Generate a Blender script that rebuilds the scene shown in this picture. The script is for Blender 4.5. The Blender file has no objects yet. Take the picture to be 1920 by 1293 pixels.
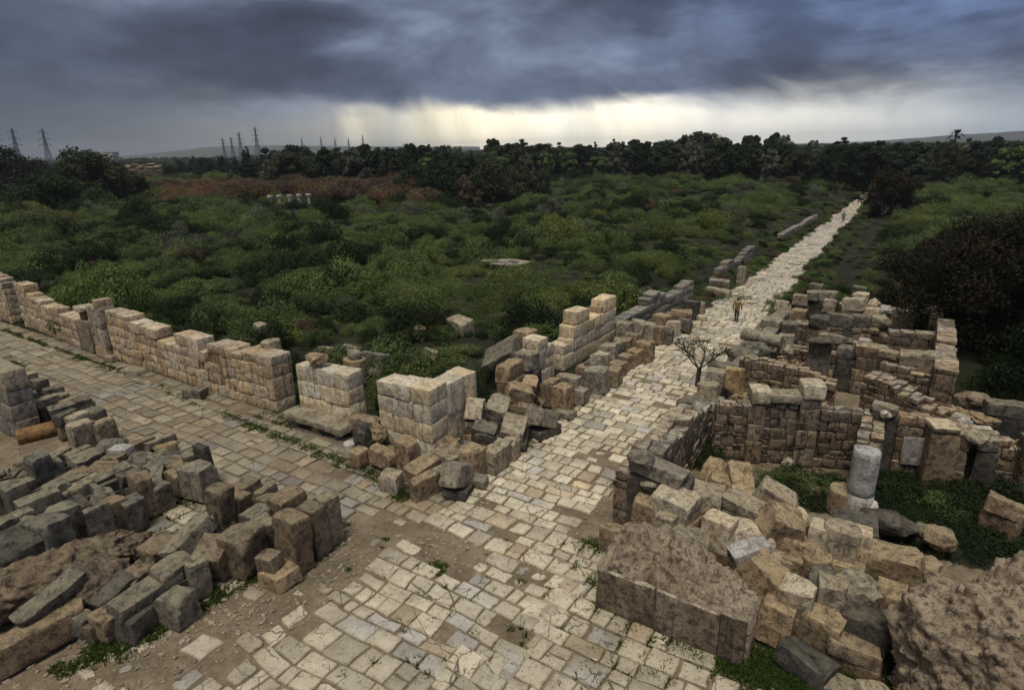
import bpy, math, random
import numpy as np
from mathutils import Vector, Matrix, Euler, noise

# ------------------------------------------------------------------ camera
SC = bpy.context.scene
COL = SC.collection
F_PX, CX, CY, CAM_H = 1146.0, 960.0, 646.5, 12.0

def camera_axes():
    hd = np.array([1, 0.0186, 0.0]); hd /= np.linalg.norm(hd)
    up = np.cross(hd, -np.array([0, CY - 278, -F_PX])); up /= np.linalg.norm(up)
    if up[1] < 0: up = -up
    v = np.array([1735 - CX, 0, -F_PX]); v[1] = (-up[0] * v[0] - up[2] * v[2]) / up[1]
    yy = v / np.linalg.norm(v)
    return np.array([np.cross(yy, up), yy, up])      # camera -> world; the long street runs along +Y

ROT = camera_axes()
cam_data = bpy.data.cameras.new('camera')
cam_data.sensor_width = 36.0
cam_data.lens = F_PX / 1920.0 * 36.0
cam_data.clip_end = 20000.0
cam = bpy.data.objects.new('camera', cam_data)
COL.objects.link(cam)
mw = Matrix([list(r) for r in ROT]).to_4x4()
mw.translation = (0, 0, CAM_H)
cam.matrix_world = mw
SC.camera = cam

def g(px, py, z=0.0):
    """point of the photograph -> place on the level z"""
    d = ROT @ np.array([px - CX, CY - py, -F_PX])
    t = (z - CAM_H) / d[2]
    return Vector((d[0] * t, d[1] * t, z))

def azim(px):
    d = ROT @ np.array([px - CX, CY - 278 + 0.0186 * (px - CX), -F_PX])
    return math.atan2(d[0], d[1])

# ------------------------------------------------------------------ render, world, sun
SC.view_settings.view_transform = 'Standard'
SC.view_settings.look = 'None'
SC.view_settings.gamma = 1.0
SC.view_settings.exposure = 0.82
SC.cycles.max_bounces = 6
SC.cycles.diffuse_bounces = 2
SC.cycles.glossy_bounces = 2
SC.cycles.transmission_bounces = 3
SC.cycles.transparent_max_bounces = 4
SC.cycles.use_denoising = True

class NT:
    """small helper to write node trees"""
    def __init__(s, tree):
        s.t = tree; s.n = tree.nodes; s.l = tree.links
    def new(s, typ, **kw):
        nd = s.n.new(typ)
        for k, v in kw.items(): setattr(nd, k, v)
        return nd
    def put(s, sock, v):
        if v is None: return
        if hasattr(v, 'is_output'): s.l.new(v, sock)
        else:
            try: sock.default_value = v
            except Exception:
                sock.default_value = tuple(v) + (1.0,) if hasattr(v, '__len__') and len(v) == 3 else (v, v, v, 1) if len(sock.default_value) == 4 else (v, v, v)
    def m(s, op, a, b=None, c=None, clamp=False):
        nd = s.new('ShaderNodeMath', operation=op); nd.use_clamp = clamp
        for i, v in enumerate((a, b, c)): s.put(nd.inputs[i], v)
        return nd.outputs[0]
    def mix(s, f, a, b, bt='MIX'):
        nd = s.new('ShaderNodeMix', data_type='RGBA', blend_type=bt)
        nd.clamp_factor = True
        s.put(nd.inputs[0], f); s.put(nd.inputs[6], a); s.put(nd.inputs[7], b)
        return nd.outputs[2]
    def noise(s, vec, scale, detail=4, rough=0.55, dist=0.0):
        nd = s.new('ShaderNodeTexNoise')
        s.put(nd.inputs['Vector'], vec); s.put(nd.inputs['Scale'], scale)
        s.put(nd.inputs['Detail'], detail); s.put(nd.inputs['Roughness'], rough); s.put(nd.inputs['Distortion'], dist)
        return nd.outputs[0]
    def voro(s, vec, scale, feature='F1'):
        nd = s.new('ShaderNodeTexVoronoi', feature=feature)
        s.put(nd.inputs['Vector'], vec); s.put(nd.inputs['Scale'], scale)
        return nd.outputs[0]
    def step(s, v, a, b):
        nd = s.new('ShaderNodeMapRange', interpolation_type='SMOOTHSTEP')
        s.put(nd.inputs[0], v); s.put(nd.inputs[1], a); s.put(nd.inputs[2], b)
        return nd.outputs[0]
    def ramp(s, v, stops, interp='LINEAR'):
        nd = s.new('ShaderNodeValToRGB'); cr = nd.color_ramp; cr.interpolation = interp
        while len(cr.elements) < len(stops): cr.elements.new(0.5)
        for e, (p, c) in zip(cr.elements, stops):
            e.position = p; e.color = (c[0], c[1], c[2], 1) if hasattr(c, '__len__') else (c, c, c, 1)
        s.put(nd.inputs[0], v)
        return nd.outputs[0]
    def vec(s, x, y, z):
        nd = s.new('ShaderNodeCombineXYZ')
        for i, v in enumerate((x, y, z)): s.put(nd.inputs[i], v)
        return nd.outputs[0]
    def sep(s, v):
        nd = s.new('ShaderNodeSeparateXYZ'); s.put(nd.inputs[0], v); return nd.outputs
    def scalev(s, v, sc):
        nd = s.new('ShaderNodeVectorMath', operation='MULTIPLY'); s.put(nd.inputs[0], v); nd.inputs[1].default_value = sc
        return nd.outputs[0]

SUN_ELEV, SUN_AZ = math.radians(68), math.radians(165)     # azimuth measured from +Y towards +X

def build_world():
    w = bpy.data.worlds.new('World'); SC.world = w; w.use_nodes = True
    T = NT(w.node_tree); T.n.clear()
    out = T.new('ShaderNodeOutputWorld'); bg = T.new('ShaderNodeBackground')
    T.l.new(bg.outputs[0], out.inputs[0])
    bg.inputs['Strength'].default_value = 0.1
    sky = T.new('ShaderNodeTexSky', sky_type='NISHITA')
    sky.sun_disc = False; sky.sun_elevation = SUN_ELEV; sky.sun_rotation = SUN_AZ
    sky.air_density = 1.0; sky.dust_density = 2.0
    tc = T.new('ShaderNodeTexCoord')
    x, y, z = T.sep(tc.outputs['Generated'])
    deg = 57.29578
    az = T.m('MULTIPLY', T.m('ARCTAN2', x, y), deg)
    el = T.m('MULTIPLY', T.m('ARCSINE', z), deg)
    u = T.m('DIVIDE', T.m('ADD', az, 75.0), 85.0)
    # bright rain-lit gap under the cloud
    def U(px): return (math.degrees(azim(px)) + 75) / 85
    band = T.ramp(u, [(0.0, (.050, .062, .088)), (U(250), (.085, .095, .115)), (U(480), (.150, .160, .170)), (U(630), (.22, .22, .22)),
                      (U(668), (.46, .44, .37)), (U(740), (.33, .33, .31)), (U(800), (.50, .47, .38)), (U(905), (.80, .73, .58)), (U(1000), (.80, .75, .63)),
                      (U(1060), (.68, .66, .58)), (U(1190), (.76, .72, .61)), (U(1330), (.60, .59, .56)), (U(1500), (.54, .54, .52)), (U(1700), (.42, .44, .455)), (U(1860), (.28, .32, .37)), (1.0, (.24, .28, .34))])
    # falling rain: streaks that run down, slightly slanted
    sl = T.m('ADD', az, T.m('MULTIPLY', el, 0.22))
    st = T.noise(T.vec(T.m('MULTIPLY', sl, 0.30), T.m('MULTIPLY', el, 0.05), 3.1), 1.0, 5, 0.62)
    stf = T.m('ADD', 0.80, T.m('MULTIPLY', T.step(st, 0.30, 0.68), 0.28))
    cent = T.ramp(u, [(0.0, 0.15), (U(600), 0.35), (U(700), 1.0), (U(1100), 0.8), (U(1400), 0.3), (1.0, 0.25)])
    stf = T.m('ADD', 1.0, T.m('MULTIPLY', T.m('SUBTRACT', stf, 1.0), cent))
    vert = T.m('ADD', 0.80, T.m('MULTIPLY', T.step(el, -0.5, 3.2), 0.22))
    stv = T.vec(T.m('MULTIPLY', stf, vert), T.m('MULTIPLY', stf, vert), T.m('MULTIPLY', stf, vert))
    band = T.mix(1.0, band, stv, 'MULTIPLY')
    # cloud deck
    cv = T.vec(T.m('MULTIPLY', az, 0.05), T.m('MULTIPLY', el, 0.125), 0.0)
    n1 = T.noise(cv, 1.0, 7, 0.55, 0.5)
    cv2 = T.vec(T.m('MULTIPLY', az, 0.13), T.m('MULTIPLY', el, 0.30), 7.3)
    n2 = T.noise(cv2, 1.0, 7, 0.55, 0.4)
    nn = T.m('ADD', T.m('MULTIPLY', n1, 0.74), T.m('MULTIPLY', n2, 0.26))
    cl = T.ramp(nn, [(0.34, (.040, .049, .078)), (0.46, (.070, .086, .132)), (0.55, (.130, .160, .240)), (0.66, (.25, .30, .41))])
    right = T.m('MULTIPLY', T.step(az, -30.0, 4.0), T.step(el, 4.0, 11.0))
    cl = T.mix(T.m('MULTIPLY', right, 0.75), cl, T.mix(1.0, cl, (1.25, 1.5, 2.0), 'MULTIPLY'))
    # darker storm core hanging above the gap, left of the middle; whole left side flat and dark
    core = T.m('MULTIPLY', T.step(az, -72.0, -55.0), T.m('SUBTRACT', 1.0, T.step(az, -50.0, -34.0)))
    core = T.m('MULTIPLY', core, T.m('MULTIPLY', T.step(el, 3.2, 5.0), T.m('SUBTRACT', 1.0, T.step(el, 6.0, 9.0))))
    cl = T.mix(T.m('MULTIPLY', core, 0.60), cl, (.046, .055, .085))
    left = T.m('SUBTRACT', 1.0, T.step(az, -75.0, -52.0))
    cl = T.mix(T.m('MULTIPLY', left, 0.75), cl, (.058, .070, .100))
    # ragged lower edge of the cloud
    base = T.ramp(u, [(0.0, 0.60), (U(400), 0.48), (U(620), 0.40), (U(760), 0.40), (U(900), 0.40), (U(1000), 0.42), (U(1300), 0.45), (U(1500), 0.50), (1.0, 0.46)])
    eb = T.m('ADD', T.m('MULTIPLY', base, 10.0), T.m('MULTIPLY', T.m('SUBTRACT', n2, 0.5), 4.2))
    wdt = T.ramp(u, [(0.0, 0.50), (U(500), 0.35), (U(700), 0.15), (U(1150), 0.16), (U(1400), 0.30), (1.0, 0.42)])
    wd = T.m('MULTIPLY', wdt, 10.0)
    cm = T.step(el, T.m('SUBTRACT', eb, wd), T.m('ADD', eb, T.m('MULTIPLY', wd, 0.35)))
    low = T.mix(1.0, T.mix(cm, band, cl), T.mix(cm, (1.04, 1.02, 0.97), (0.64, 0.65, 0.64)), 'MULTIPLY')
    # overhead and behind the camera the deck is thin and pale
    on = T.noise(tc.outputs['Generated'], 2.2, 6, 0.6, 0.4)
    pale = T.ramp(on, [(0.3, (.15, .155, .165)), (0.7, (.38, .375, .36))])
    nish = T.mix(1.0, sky.outputs[0], (0.1, 0.1, 0.1), 'MULTIPLY')
    pale = T.mix(0.12, pale, nish)
    front = T.m('MULTIPLY', T.step(az, -125.0, -90.0), T.m('SUBTRACT', 1.0, T.step(az, 15.0, 60.0)))
    f = T.m('MAXIMUM', T.step(el, 18.0, 62.0), T.m('MULTIPLY', T.m('SUBTRACT', 1.0, front), 0.15))
    colr = T.mix(f, low, pale)
    T.l.new(T.mix(1.0, colr, (10.0, 10.0, 10.0), 'MULTIPLY'), bg.inputs['Color'])
    w.cycles.sampling_method = 'MANUAL'; w.cycles.sample_map_resolution = 1024

build_world()
sun_data = bpy.data.lights.new('sun', 'SUN')
sun_data.energy = 1.5; sun_data.angle = math.radians(20); sun_data.color = (1.0, 0.94, 0.82)
sun = bpy.data.objects.new('sun', sun_data); COL.objects.link(sun)
sd = Vector((math.sin(SUN_AZ) * math.cos(SUN_ELEV), math.cos(SUN_AZ) * math.cos(SUN_ELEV), math.sin(SUN_ELEV)))
sun.rotation_euler = (-sd).to_track_quat('-Z', 'Y').to_euler()
sun.location = (0, 0, 60)

# ------------------------------------------------------------------ materials
def new_mat(name):
    m = bpy.data.materials.new(name); m.use_nodes = True
    T = NT(m.node_tree); T.n.clear()
    out = T.new('ShaderNodeOutputMaterial'); b = T.new('ShaderNodeBsdfPrincipled')
    T.l.new(b.outputs[0], out.inputs[0])
    return m, T, b, out

def stone(name, mid, light, dark, rough=0.8, streak=0.0, lichen=0.35, lich=(.30, .27, .16), pit=0.5, scale=1.0, bump=0.85, tone=False):
    m, T, b, out = new_mat(name)
    tc = T.new('ShaderNodeTexCoord'); oi = T.new('ShaderNodeObjectInfo')
    off = T.m('MULTIPLY', oi.outputs['Random'], 91.7)
    add = T.new('ShaderNodeVectorMath', operation='ADD')
    T.l.new(tc.outputs['Object'], add.inputs[0]); T.l.new(T.vec(off, off, off), add.inputs[1])
    v = add.outputs[0]
    n1 = T.noise(v, 1.1 * scale, 6, 0.6); n2 = T.noise(v, 4.5 * scale, 8, 0.68, 0.3); n3 = T.noise(v, 17.0 * scale, 6, 0.7)
    c = T.mix(T.step(n1, 0.35, 0.66), mid, light)
    c = T.mix(T.m('MULTIPLY', T.step(n2, 0.46, 0.62), 0.9), c, dark)
    c = T.mix(T.m('MULTIPLY', T.step(T.noise(v, 2.4 * scale, 5, 0.6, 0.8), 0.54, 0.66), 0.6), c, tuple((a + k) * .38 for a, k in zip(mid, dark)))
    c = T.mix(T.m('MULTIPLY', T.step(T.noise(v, 8.0 * scale, 6, 0.7), 0.56, 0.68), 0.55), c, tuple(min(.8, k * 1.25) for k in light))
    ge = T.new('ShaderNodeNewGeometry')
    nz = T.sep(ge.outputs['Normal'])[2]
    l = T.m('MULTIPLY', T.step(nz, 0.35, 0.85), T.step(T.noise(v, 3.1 * scale, 6, 0.7), 0.40, 0.62))
    c = T.mix(T.m('MULTIPLY', l, lichen), c, lich)
    if streak > 0:
        sv = T.scalev(v, (5.5, 5.5, 0.35))
        sn = T.noise(sv, 1.0, 5, 0.6)
        side = T.m('SUBTRACT', 1.0, T.step(T.m('ABSOLUTE', nz), 0.3, 0.7))
        c = T.mix(T.m('MULTIPLY', T.m('MULTIPLY', T.step(sn, 0.50, 0.70), side), streak), c, tuple(k * 0.45 for k in dark))
    pv = T.voro(v, 13.0 * scale)
    ps = T.m('MULTIPLY', T.m('SUBTRACT', 1.0, T.step(pv, 0.10, 0.28)), T.step(T.noise(v, 2.3, 3), 0.45, 0.62))
    c = T.mix(T.m('MULTIPLY', ps, pit), c, tuple(k * 0.5 for k in dark))
    c = T.mix(1.0, c, T.ramp(n3, [(0.3, 0.62), (0.7, 1.22)]), 'MULTIPLY')
    rv = T.ramp(oi.outputs['Random'], [(0.0, (.80, .80, .82)), (0.35, (1.0, .97, .92)), (0.7, (1.12, 1.06, .98)), (1.0, (.92, .95, .97))])
    c = T.mix(1.0, c, rv, 'MULTIPLY')
    if tone:
        at = T.new('ShaderNodeAttribute', attribute_name='tone')
        c = T.mix(1.0, c, at.outputs['Color'], 'MULTIPLY')
    T.l.new(c, b.inputs['Base Color'])
    b.inputs['Roughness'].default_value = rough
    b.inputs['Specular IOR Level'].default_value = 0.3
    h = T.m('ADD', T.m('MULTIPLY', n2, 0.5), T.m('ADD', T.m('MULTIPLY', n3, 0.22), T.m('MULTIPLY', ps, -0.5)))
    bp = T.new('ShaderNodeBump'); bp.inputs['Strength'].default_value = bump; bp.inputs['Distance'].default_value = 0.12 / scale
    T.l.new(h, bp.inputs['Height']); T.l.new(bp.outputs[0], b.inputs['Normal'])
    return m

MAT = {
 'g': stone('grey_limestone', (.112, .099, .080), (.18, .163, .130), (.038, .034, .028), lichen=.55, lich=(.25, .235, .15)),
 'd': stone('dark_limestone', (.060, .052, .042), (.098, .087, .070), (.022, .019, .016), lichen=.4, lich=(.17, .165, .11)),
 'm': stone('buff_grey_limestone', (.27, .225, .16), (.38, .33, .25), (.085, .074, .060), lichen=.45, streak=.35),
 'c': stone('cream_limestone', (.48, .40, .28), (.60, .53, .40), (.20, .155, .10), lichen=.4, lich=(.43, .38, .24), streak=.5),
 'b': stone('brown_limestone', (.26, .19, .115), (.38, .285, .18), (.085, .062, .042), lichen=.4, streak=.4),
 'w': stone('white_marble', (.44, .42, .38), (.56, .54, .50), (.22, .19, .15), lichen=.2, lich=(.6, .58, .52), pit=.5, rough=.6, streak=.5),
 'o': stone('orange_stone', (.19, .10, .038), (.26, .145, .055), (.11, .055, .024), lichen=.1),
 'wall': stone('ashlar_limestone', (.46, .355, .235), (.60, .50, .36), (.20, .135, .08), streak=.6, lichen=.5, lich=(.46, .40, .26), tone=True),
 'corner': stone('cream_ashlar', (.60, .50, .345), (.70, .62, .47), (.32, .24, .15), streak=.55, lichen=.45, lich=(.52, .45, .27), tone=True),
 'greywall': stone('weathered_ashlar', (.22, .195, .16), (.31, .28, .23), (.10, .085, .07), streak=.5, lichen=.45, tone=True),
 'ruin': stone('brown_masonry', (.165, .118, .076), (.27, .21, .15), (.050, .035, .025), streak=.6, lichen=.9, lich=(.42, .38, .29), tone=True),
 'y': stone('yellow_limestone', (.30, .215, .105), (.40, .31, .17), (.13, .085, .04), lichen=.3, lich=(.42, .36, .2)),
 'k': stone('shaded_buff_limestone', (.165, .142, .105), (.245, .215, .165), (.055, .046, .036), lichen=.5, streak=.3),  # shaded copies of the buff and brown stone, darkened in the colour itself
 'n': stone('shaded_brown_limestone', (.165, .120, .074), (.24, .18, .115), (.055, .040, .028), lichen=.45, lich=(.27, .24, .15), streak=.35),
 'rock': stone('conglomerate', (.21, .162, .115), (.31, .25, .185), (.050, .038, .030), lichen=.4, lich=(.26, .24, .18), pit=.9, scale=1.3, bump=1.0),
 'brownrock': stone('brown_concrete', (.115, .080, .052), (.185, .135, .09), (.035, .025, .018), lichen=.35, pit=.9, scale=1.3, bump=1.0),
}

def make_paving_mat():
    m, T, b, out = new_mat('street_slabs')
    tc = T.new('ShaderNodeTexCoord'); v = tc.outputs['Object']
    at = T.new('ShaderNodeAttribute', attribute_name='tone')
    n1 = T.noise(v, 1.7, 6, 0.62); n2 = T.noise(v, 9.0, 7, 0.66, 0.4); n3 = T.noise(v, 0.33, 4, 0.5)
    c = T.mix(1.0, at.outputs['Color'], T.ramp(n1, [(0.28, (.74, .71, .66)), (0.5, (1.0, .98, .95)), (0.72, (1.2, 1.18, 1.14))]), 'MULTIPLY')
    c = T.mix(T.m('MULTIPLY', T.step(n2, 0.52, 0.68), 0.75), c, (.125, .098, .064))
    c = T.mix(1.0, c, T.ramp(T.noise(v, 28.0, 5, 0.7), [(0.3, 0.72), (0.7, 1.18)]), 'MULTIPLY')
    c = T.mix(T.m('MULTIPLY', T.step(n3, 0.52, 0.70), 0.5), c, (.175, .135, .085))
    ps = T.m('SUBTRACT', 1.0, T.step(T.voro(v, 7.0), 0.07, 0.16))
    ps = T.m('MULTIPLY', ps, T.step(T.noise(v, 1.3, 2), 0.52, 0.6))
    c = T.mix(T.m('MULTIPLY', ps, 0.8), c, (.05, .04, .03))
    wv = T.new('ShaderNodeVectorMath', operation='ADD'); T.l.new(v, wv.inputs[0])
    wn = T.noise(v, 3.0, 4, .6); T.l.new(T.vec(T.m('MULTIPLY', wn, .35), T.m('MULTIPLY', wn, -.3), 0.0), wv.inputs[1])
    ck = T.m('SUBTRACT', 1.0, T.step(T.voro(wv.outputs[0], 1.15, 'DISTANCE_TO_EDGE'), 0.006, 0.02))
    ck = T.m('MULTIPLY', ck, T.step(T.noise(v, 0.7, 3), 0.48, 0.56))
    c = T.mix(T.m('MULTIPLY', ck, 0.85), c, (.06, .048, .032))
    T.l.new(c, b.inputs['Base Color'])
    r = T.ramp(T.noise(v, 0.9, 5, 0.6), [(0.32, 0.22), (0.64, 0.60)])
    T.l.new(r, b.inputs['Roughness'])
    b.inputs['Specular IOR Level'].default_value = 0.5
    bp = T.new('ShaderNodeBump'); bp.inputs['Strength'].default_value = 0.35; bp.inputs['Distance'].default_value = 0.02
    T.l.new(T.m('ADD', T.m('MULTIPLY', n2, 0.6), T.m('MULTIPLY', ps, -0.6)), bp.inputs['Height'])
    T.l.new(bp.outputs[0], b.inputs['Normal'])
    return m
MAT['paving'] = make_paving_mat()

def make_ground_mat():
    m, T, b, out = new_mat('ground')
    tc = T.new('ShaderNodeTexCoord'); v = tc.outputs['Object']
    at = T.new('ShaderNodeAttribute', attribute_name='cover')
    dn = T.noise(v, 0.8, 7, 0.62); dn2 = T.noise(v, 7.0, 6, 0.65)
    dirt = T.ramp(dn, [(0.3, (.105, .080, .050)), (0.52, (.175, .135, .088)), (0.7, (.235, .190, .130))])
    dirt = T.mix(1.0, dirt, T.ramp(dn2, [(0.3, 0.72), (0.7, 1.2)]), 'MULTIPLY')
    peb = T.step(T.voro(v, 9.0), 0.24, 0.13)
    dirt = T.mix(T.m('MULTIPLY', T.m('MULTIPLY', peb, T.step(dn, 0.45, 0.6)), 0.5), dirt, (.33, .30, .24))
    gn = T.noise(v, 0.25, 8, 0.62)
    grass = T.ramp(gn, [(0.3, (.010, .012, .006)), (0.5, (.018, .020, .010)), (0.7, (.030, .029, .016))])
    e = T.m('ADD', at.outputs['Fac'], T.m('MULTIPLY', T.m('SUBTRACT', T.noise(v, 2.6, 6, 0.7), 0.5), 0.9))
    c = T.mix(T.step(e, 0.42, 0.60), dirt, grass)
    T.l.new(c, b.inputs['Base Color'])
    b.inputs['Roughness'].default_value = 0.9; b.inputs['Specular IOR Level'].default_value = 0.15
    bp = T.new('ShaderNodeBump'); bp.inputs['Strength'].default_value = 0.6; bp.inputs['Distance'].default_value = 0.06
    T.l.new(dn2, bp.inputs['Height']); T.l.new(bp.outputs[0], b.inputs['Normal'])
    return m
MAT['ground'] = make_ground_mat()

def leaf_mat(name, a, c2, var=0.32, trans=0.36, rough=0.55):
    m, T, b, out = new_mat(name)
    at = T.new('ShaderNodeAttribute', attribute_name='tint'); oi = T.new('ShaderNodeObjectInfo')
    c = T.mix(at.outputs['Fac'], a, c2)
    rv = T.ramp(oi.outputs['Random'], [(0.0, (1 - var, 1 - var, 1 - var)), (0.5, (1, 1, 1)), (0.8, (1 + var * .9, 1 + var * .7, 1 + var * .2)), (1.0, (1 - var * .3, 1, 1 - var * .1))])
    c = T.mix(1.0, c, rv, 'MULTIPLY')
    T.l.new(c, b.inputs['Base Color'])
    b.inputs['Roughness'].default_value = rough; b.inputs['Specular IOR Level'].default_value = 0.08
    tr = T.new('ShaderNodeBsdfTranslucent'); T.l.new(c, tr.inputs['Color'])
    ms = T.new('ShaderNodeMixShader'); ms.inputs[0].default_value = trans
    T.l.new(b.outputs[0], ms.inputs[1]); T.l.new(tr.outputs[0], ms.inputs[2])
    T.l.new(ms.outputs[0], out.inputs[0])
    return m

MAT['leaf_green'] = leaf_mat('green_leaves', (.058, .086, .028), (.155, .195, .068))
MAT['leaf_bright'] = leaf_mat('bright_leaves', (.075, .104, .030), (.18, .215, .070))
MAT['leaf_dark'] = leaf_mat('shade_dark_leaves', (.012, .021, .008), (.036, .052, .020))  # dark green kind, colour lowered further to stand in for shade
MAT['leaf_olive'] = leaf_mat('grey_green_leaves', (.080, .092, .058), (.160, .172, .118))
MAT['leaf_brown'] = leaf_mat('dry_leaves', (.075, .056, .038), (.15, .108, .072))
MAT['leaf_rust'] = leaf_mat('rusty_leaves', (.105, .062, .032), (.20, .120, .058))
MAT['leaf_tree'] = leaf_mat('evergreen_leaves', (.020, .028, .014), (.050, .062, .030), var=.45)
MAT['leaf_purple'] = leaf_mat('dark_red_leaves', (.013, .013, .008), (.036, .030, .018), var=.2)
MAT['grass'] = leaf_mat('grass_blades', (.028, .050, .012), (.075, .110, .028), var=.2)

def plain(name, c, rough=.7, nscale=6.0, amp=.25, metal=0.0):
    m, T, b, out = new_mat(name)
    tc = T.new('ShaderNodeTexCoord')
    n = T.noise(tc.outputs['Object'], nscale, 6, .65)
    T.l.new(T.mix(1.0, c, T.ramp(n, [(.3, 1 - amp), (.7, 1 + amp)]), 'MULTIPLY'), b.inputs['Base Color'])
    b.inputs['Roughness'].default_value = rough; b.inputs['Metallic'].default_value = metal
    bp = T.new('ShaderNodeBump'); bp.inputs['Strength'].default_value = .3; bp.inputs['Distance'].default_value = .02
    T.l.new(n, bp.inputs['Height']); T.l.new(bp.outputs[0], b.inputs['Normal'])
    return m
MAT['bark'] = plain('bark', (.055, .042, .032), .9, 9, .4)
MAT['twig'] = plain('grey_twigs', (.045, .038, .030), .9, 9, .3)
MAT['steel'] = plain('pylon_steel', (.10, .105, .115), .6, 2, .1)
MAT['hill'] = plain('far_hills', (.055, .060, .050), .95, .004, .35)
MAT['skin'] = plain('skin', (.42, .26, .18), .55, 20, .05)
MAT['hair'] = plain('hair', (.03, .022, .018), .6, 60, .2)
MAT['coat'] = plain('mustard_coat', (.185, .118, .032), .85, 14, .22)
MAT['greycoat'] = plain('grey_coat', (.16, .165, .17), .85, 14, .2)
MAT['trousers'] = plain('dark_trousers', (.022, .022, .028), .85, 14, .25)
MAT['shoe'] = plain('dark_shoes', (.03, .022, .018), .5, 14, .2)
MAT['plaster'] = stone('old_plaster', (.30, .275, .265), (.42, .395, .385), (.16, .11, .08), lichen=.0, pit=.8, streak=.2)

# ------------------------------------------------------------------ object helpers
def tag(o, label=None, cat=None, group=None, kind=None):
    if label: o['label'] = label
    if cat: o['category'] = cat
    if group: o['group'] = group
    if kind: o['kind'] = kind
    return o

def link_mesh(name, verts, faces, mat, loc=(0, 0, 0), parent=None, smooth=None, attr=None):
    me = bpy.data.meshes.new(name)
    me.from_pydata([tuple(v) for v in verts], [], faces)
    me.materials.append(mat)
    if smooth is not None:
        me.shade_smooth()
        me.set_sharp_from_angle(angle=math.radians(smooth))
    if attr:
        for an, (typ, dom, data) in attr.items():
            a = me.attributes.new(an, typ, dom)
            a.data.foreach_set('color' if 'COLOR' in typ else 'value', np.asarray(data, dtype=np.float32).ravel())
    me.update()
    o = bpy.data.objects.new(name, me); COL.objects.link(o)
    o.location = loc
    if parent: o.parent = parent
    return o

def empty(name, loc, rz=0.0):
    o = bpy.data.objects.new(name, None); COL.objects.link(o)
    o.location = loc; o.rotation_euler = (0, 0, rz); o.empty_display_size = .3
    return o

def rounded_box(hx, hy, hz, r, stepm, maxdiv=8):
    """closed box surface with rounded edges; unshared corner rows kept dense at the arris"""
    h = (hx, hy, hz)
    r = min(r, 0.45 * min(h))
    ax = []
    for k in h:
        inner = max(1, min(maxdiv, int(round(2 * (k - r) / stepm))))
        ax.append([-k] + list(np.linspace(-(k - r), k - r, inner + 1)) + [k])
    vid = {}; V = []; Fc = []
    def vert(i, j, k):
        key = (i, j, k)
        if key not in vid:
            p = np.array([ax[0][i], ax[1][j], ax[2][k]])
            q = np.clip(p, [-(a - r) for a in h], [(a - r) for a in h])
            d = p - q; ln = np.linalg.norm(d)
            if ln > 1e-9: p = q + d / ln * r
            vid[key] = len(V); V.append(p)
        return vid[key]
    n = [len(a) - 1 for a in ax]
    for i in range(n[0]):
        for j in range(n[1]):
            Fc.append((vert(i, j, 0), vert(i, j + 1, 0), vert(i + 1, j + 1, 0), vert(i + 1, j, 0)))
            Fc.append((vert(i, j, n[2]), vert(i + 1, j, n[2]), vert(i + 1, j + 1, n[2]), vert(i, j + 1, n[2])))
    for i in range(n[0]):
        for k in range(n[2]):
            Fc.append((vert(i, 0, k), vert(i + 1, 0, k), vert(i + 1, 0, k + 1), vert(i, 0, k + 1)))
            Fc.append((vert(i, n[1], k), vert(i, n[1], k + 1), vert(i + 1, n[1], k + 1), vert(i + 1, n[1], k)))
    for j in range(n[1]):
        for k in range(n[2]):
            Fc.append((vert(0, j, k), vert(0, j, k + 1), vert(0, j + 1, k + 1), vert(0, j + 1, k)))
            Fc.append((vert(n[0], j, k), vert(n[0], j + 1, k), vert(n[0], j + 1, k + 1), vert(n[0], j, k + 1)))
    return np.array(V), Fc

def nz3(p, s, seed):
    return np.array(noise.noise_vector(Vector((p[0] * s + seed, p[1] * s - seed * .7, p[2] * s + seed * 1.3))))

def stone_shape(hx, hy, hz, rng, r=.05, stepm=.14, wear=1.0, chips=2, maxdiv=10):
    V, Fc = rounded_box(hx, hy, hz, r, stepm, maxdiv)
    # slight wedge and shear so that no two blocks are the same box
    tz = V[:, 2] / max(hz, 1e-6)
    tp = rng.uniform(-.05, .05), rng.uniform(-.05, .05)
    V[:, 0] *= 1 + tp[0] * tz; V[:, 1] *= 1 + tp[1] * tz
    V[:, 2] += V[:, 0] * rng.uniform(-.045, .045) + V[:, 1] * rng.uniform(-.045, .045)
    for _ in range(chips):
        c = np.array([rng.choice((-1, 1)), rng.choice((-1, 1)), rng.choice((-1, 1, 1))], float)
        nn = c * np.array([rng.uniform(.25, 1), rng.uniform(.25, 1), rng.uniform(.35, 1)]); nn /= np.linalg.norm(nn)
        if rng.random() < .35:
            nn[rng.randrange(3)] *= .1; nn /= np.linalg.norm(nn)
        sup = abs(nn[0]) * hx + abs(nn[1]) * hy + abs(nn[2]) * hz
        d = sup - rng.uniform(.12, .34) * min(hx, hy, hz) * wear - r * .6
        e = V @ nn - d
        e[e < 0] = 0
        V -= np.outer(e, nn) * rng.uniform(.75, 1)
    sd = rng.uniform(0, 100)
    W = V.copy()
    for i, p in enumerate(V):
        W[i] = p + nz3(p, 1.9, sd) * .036 * wear + nz3(p, 6.0, sd) * .02 * wear
    return W, Fc

TONES = {'cream': ((.86, .84, .82), (1.12, 1.08, 1.02))}

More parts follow.
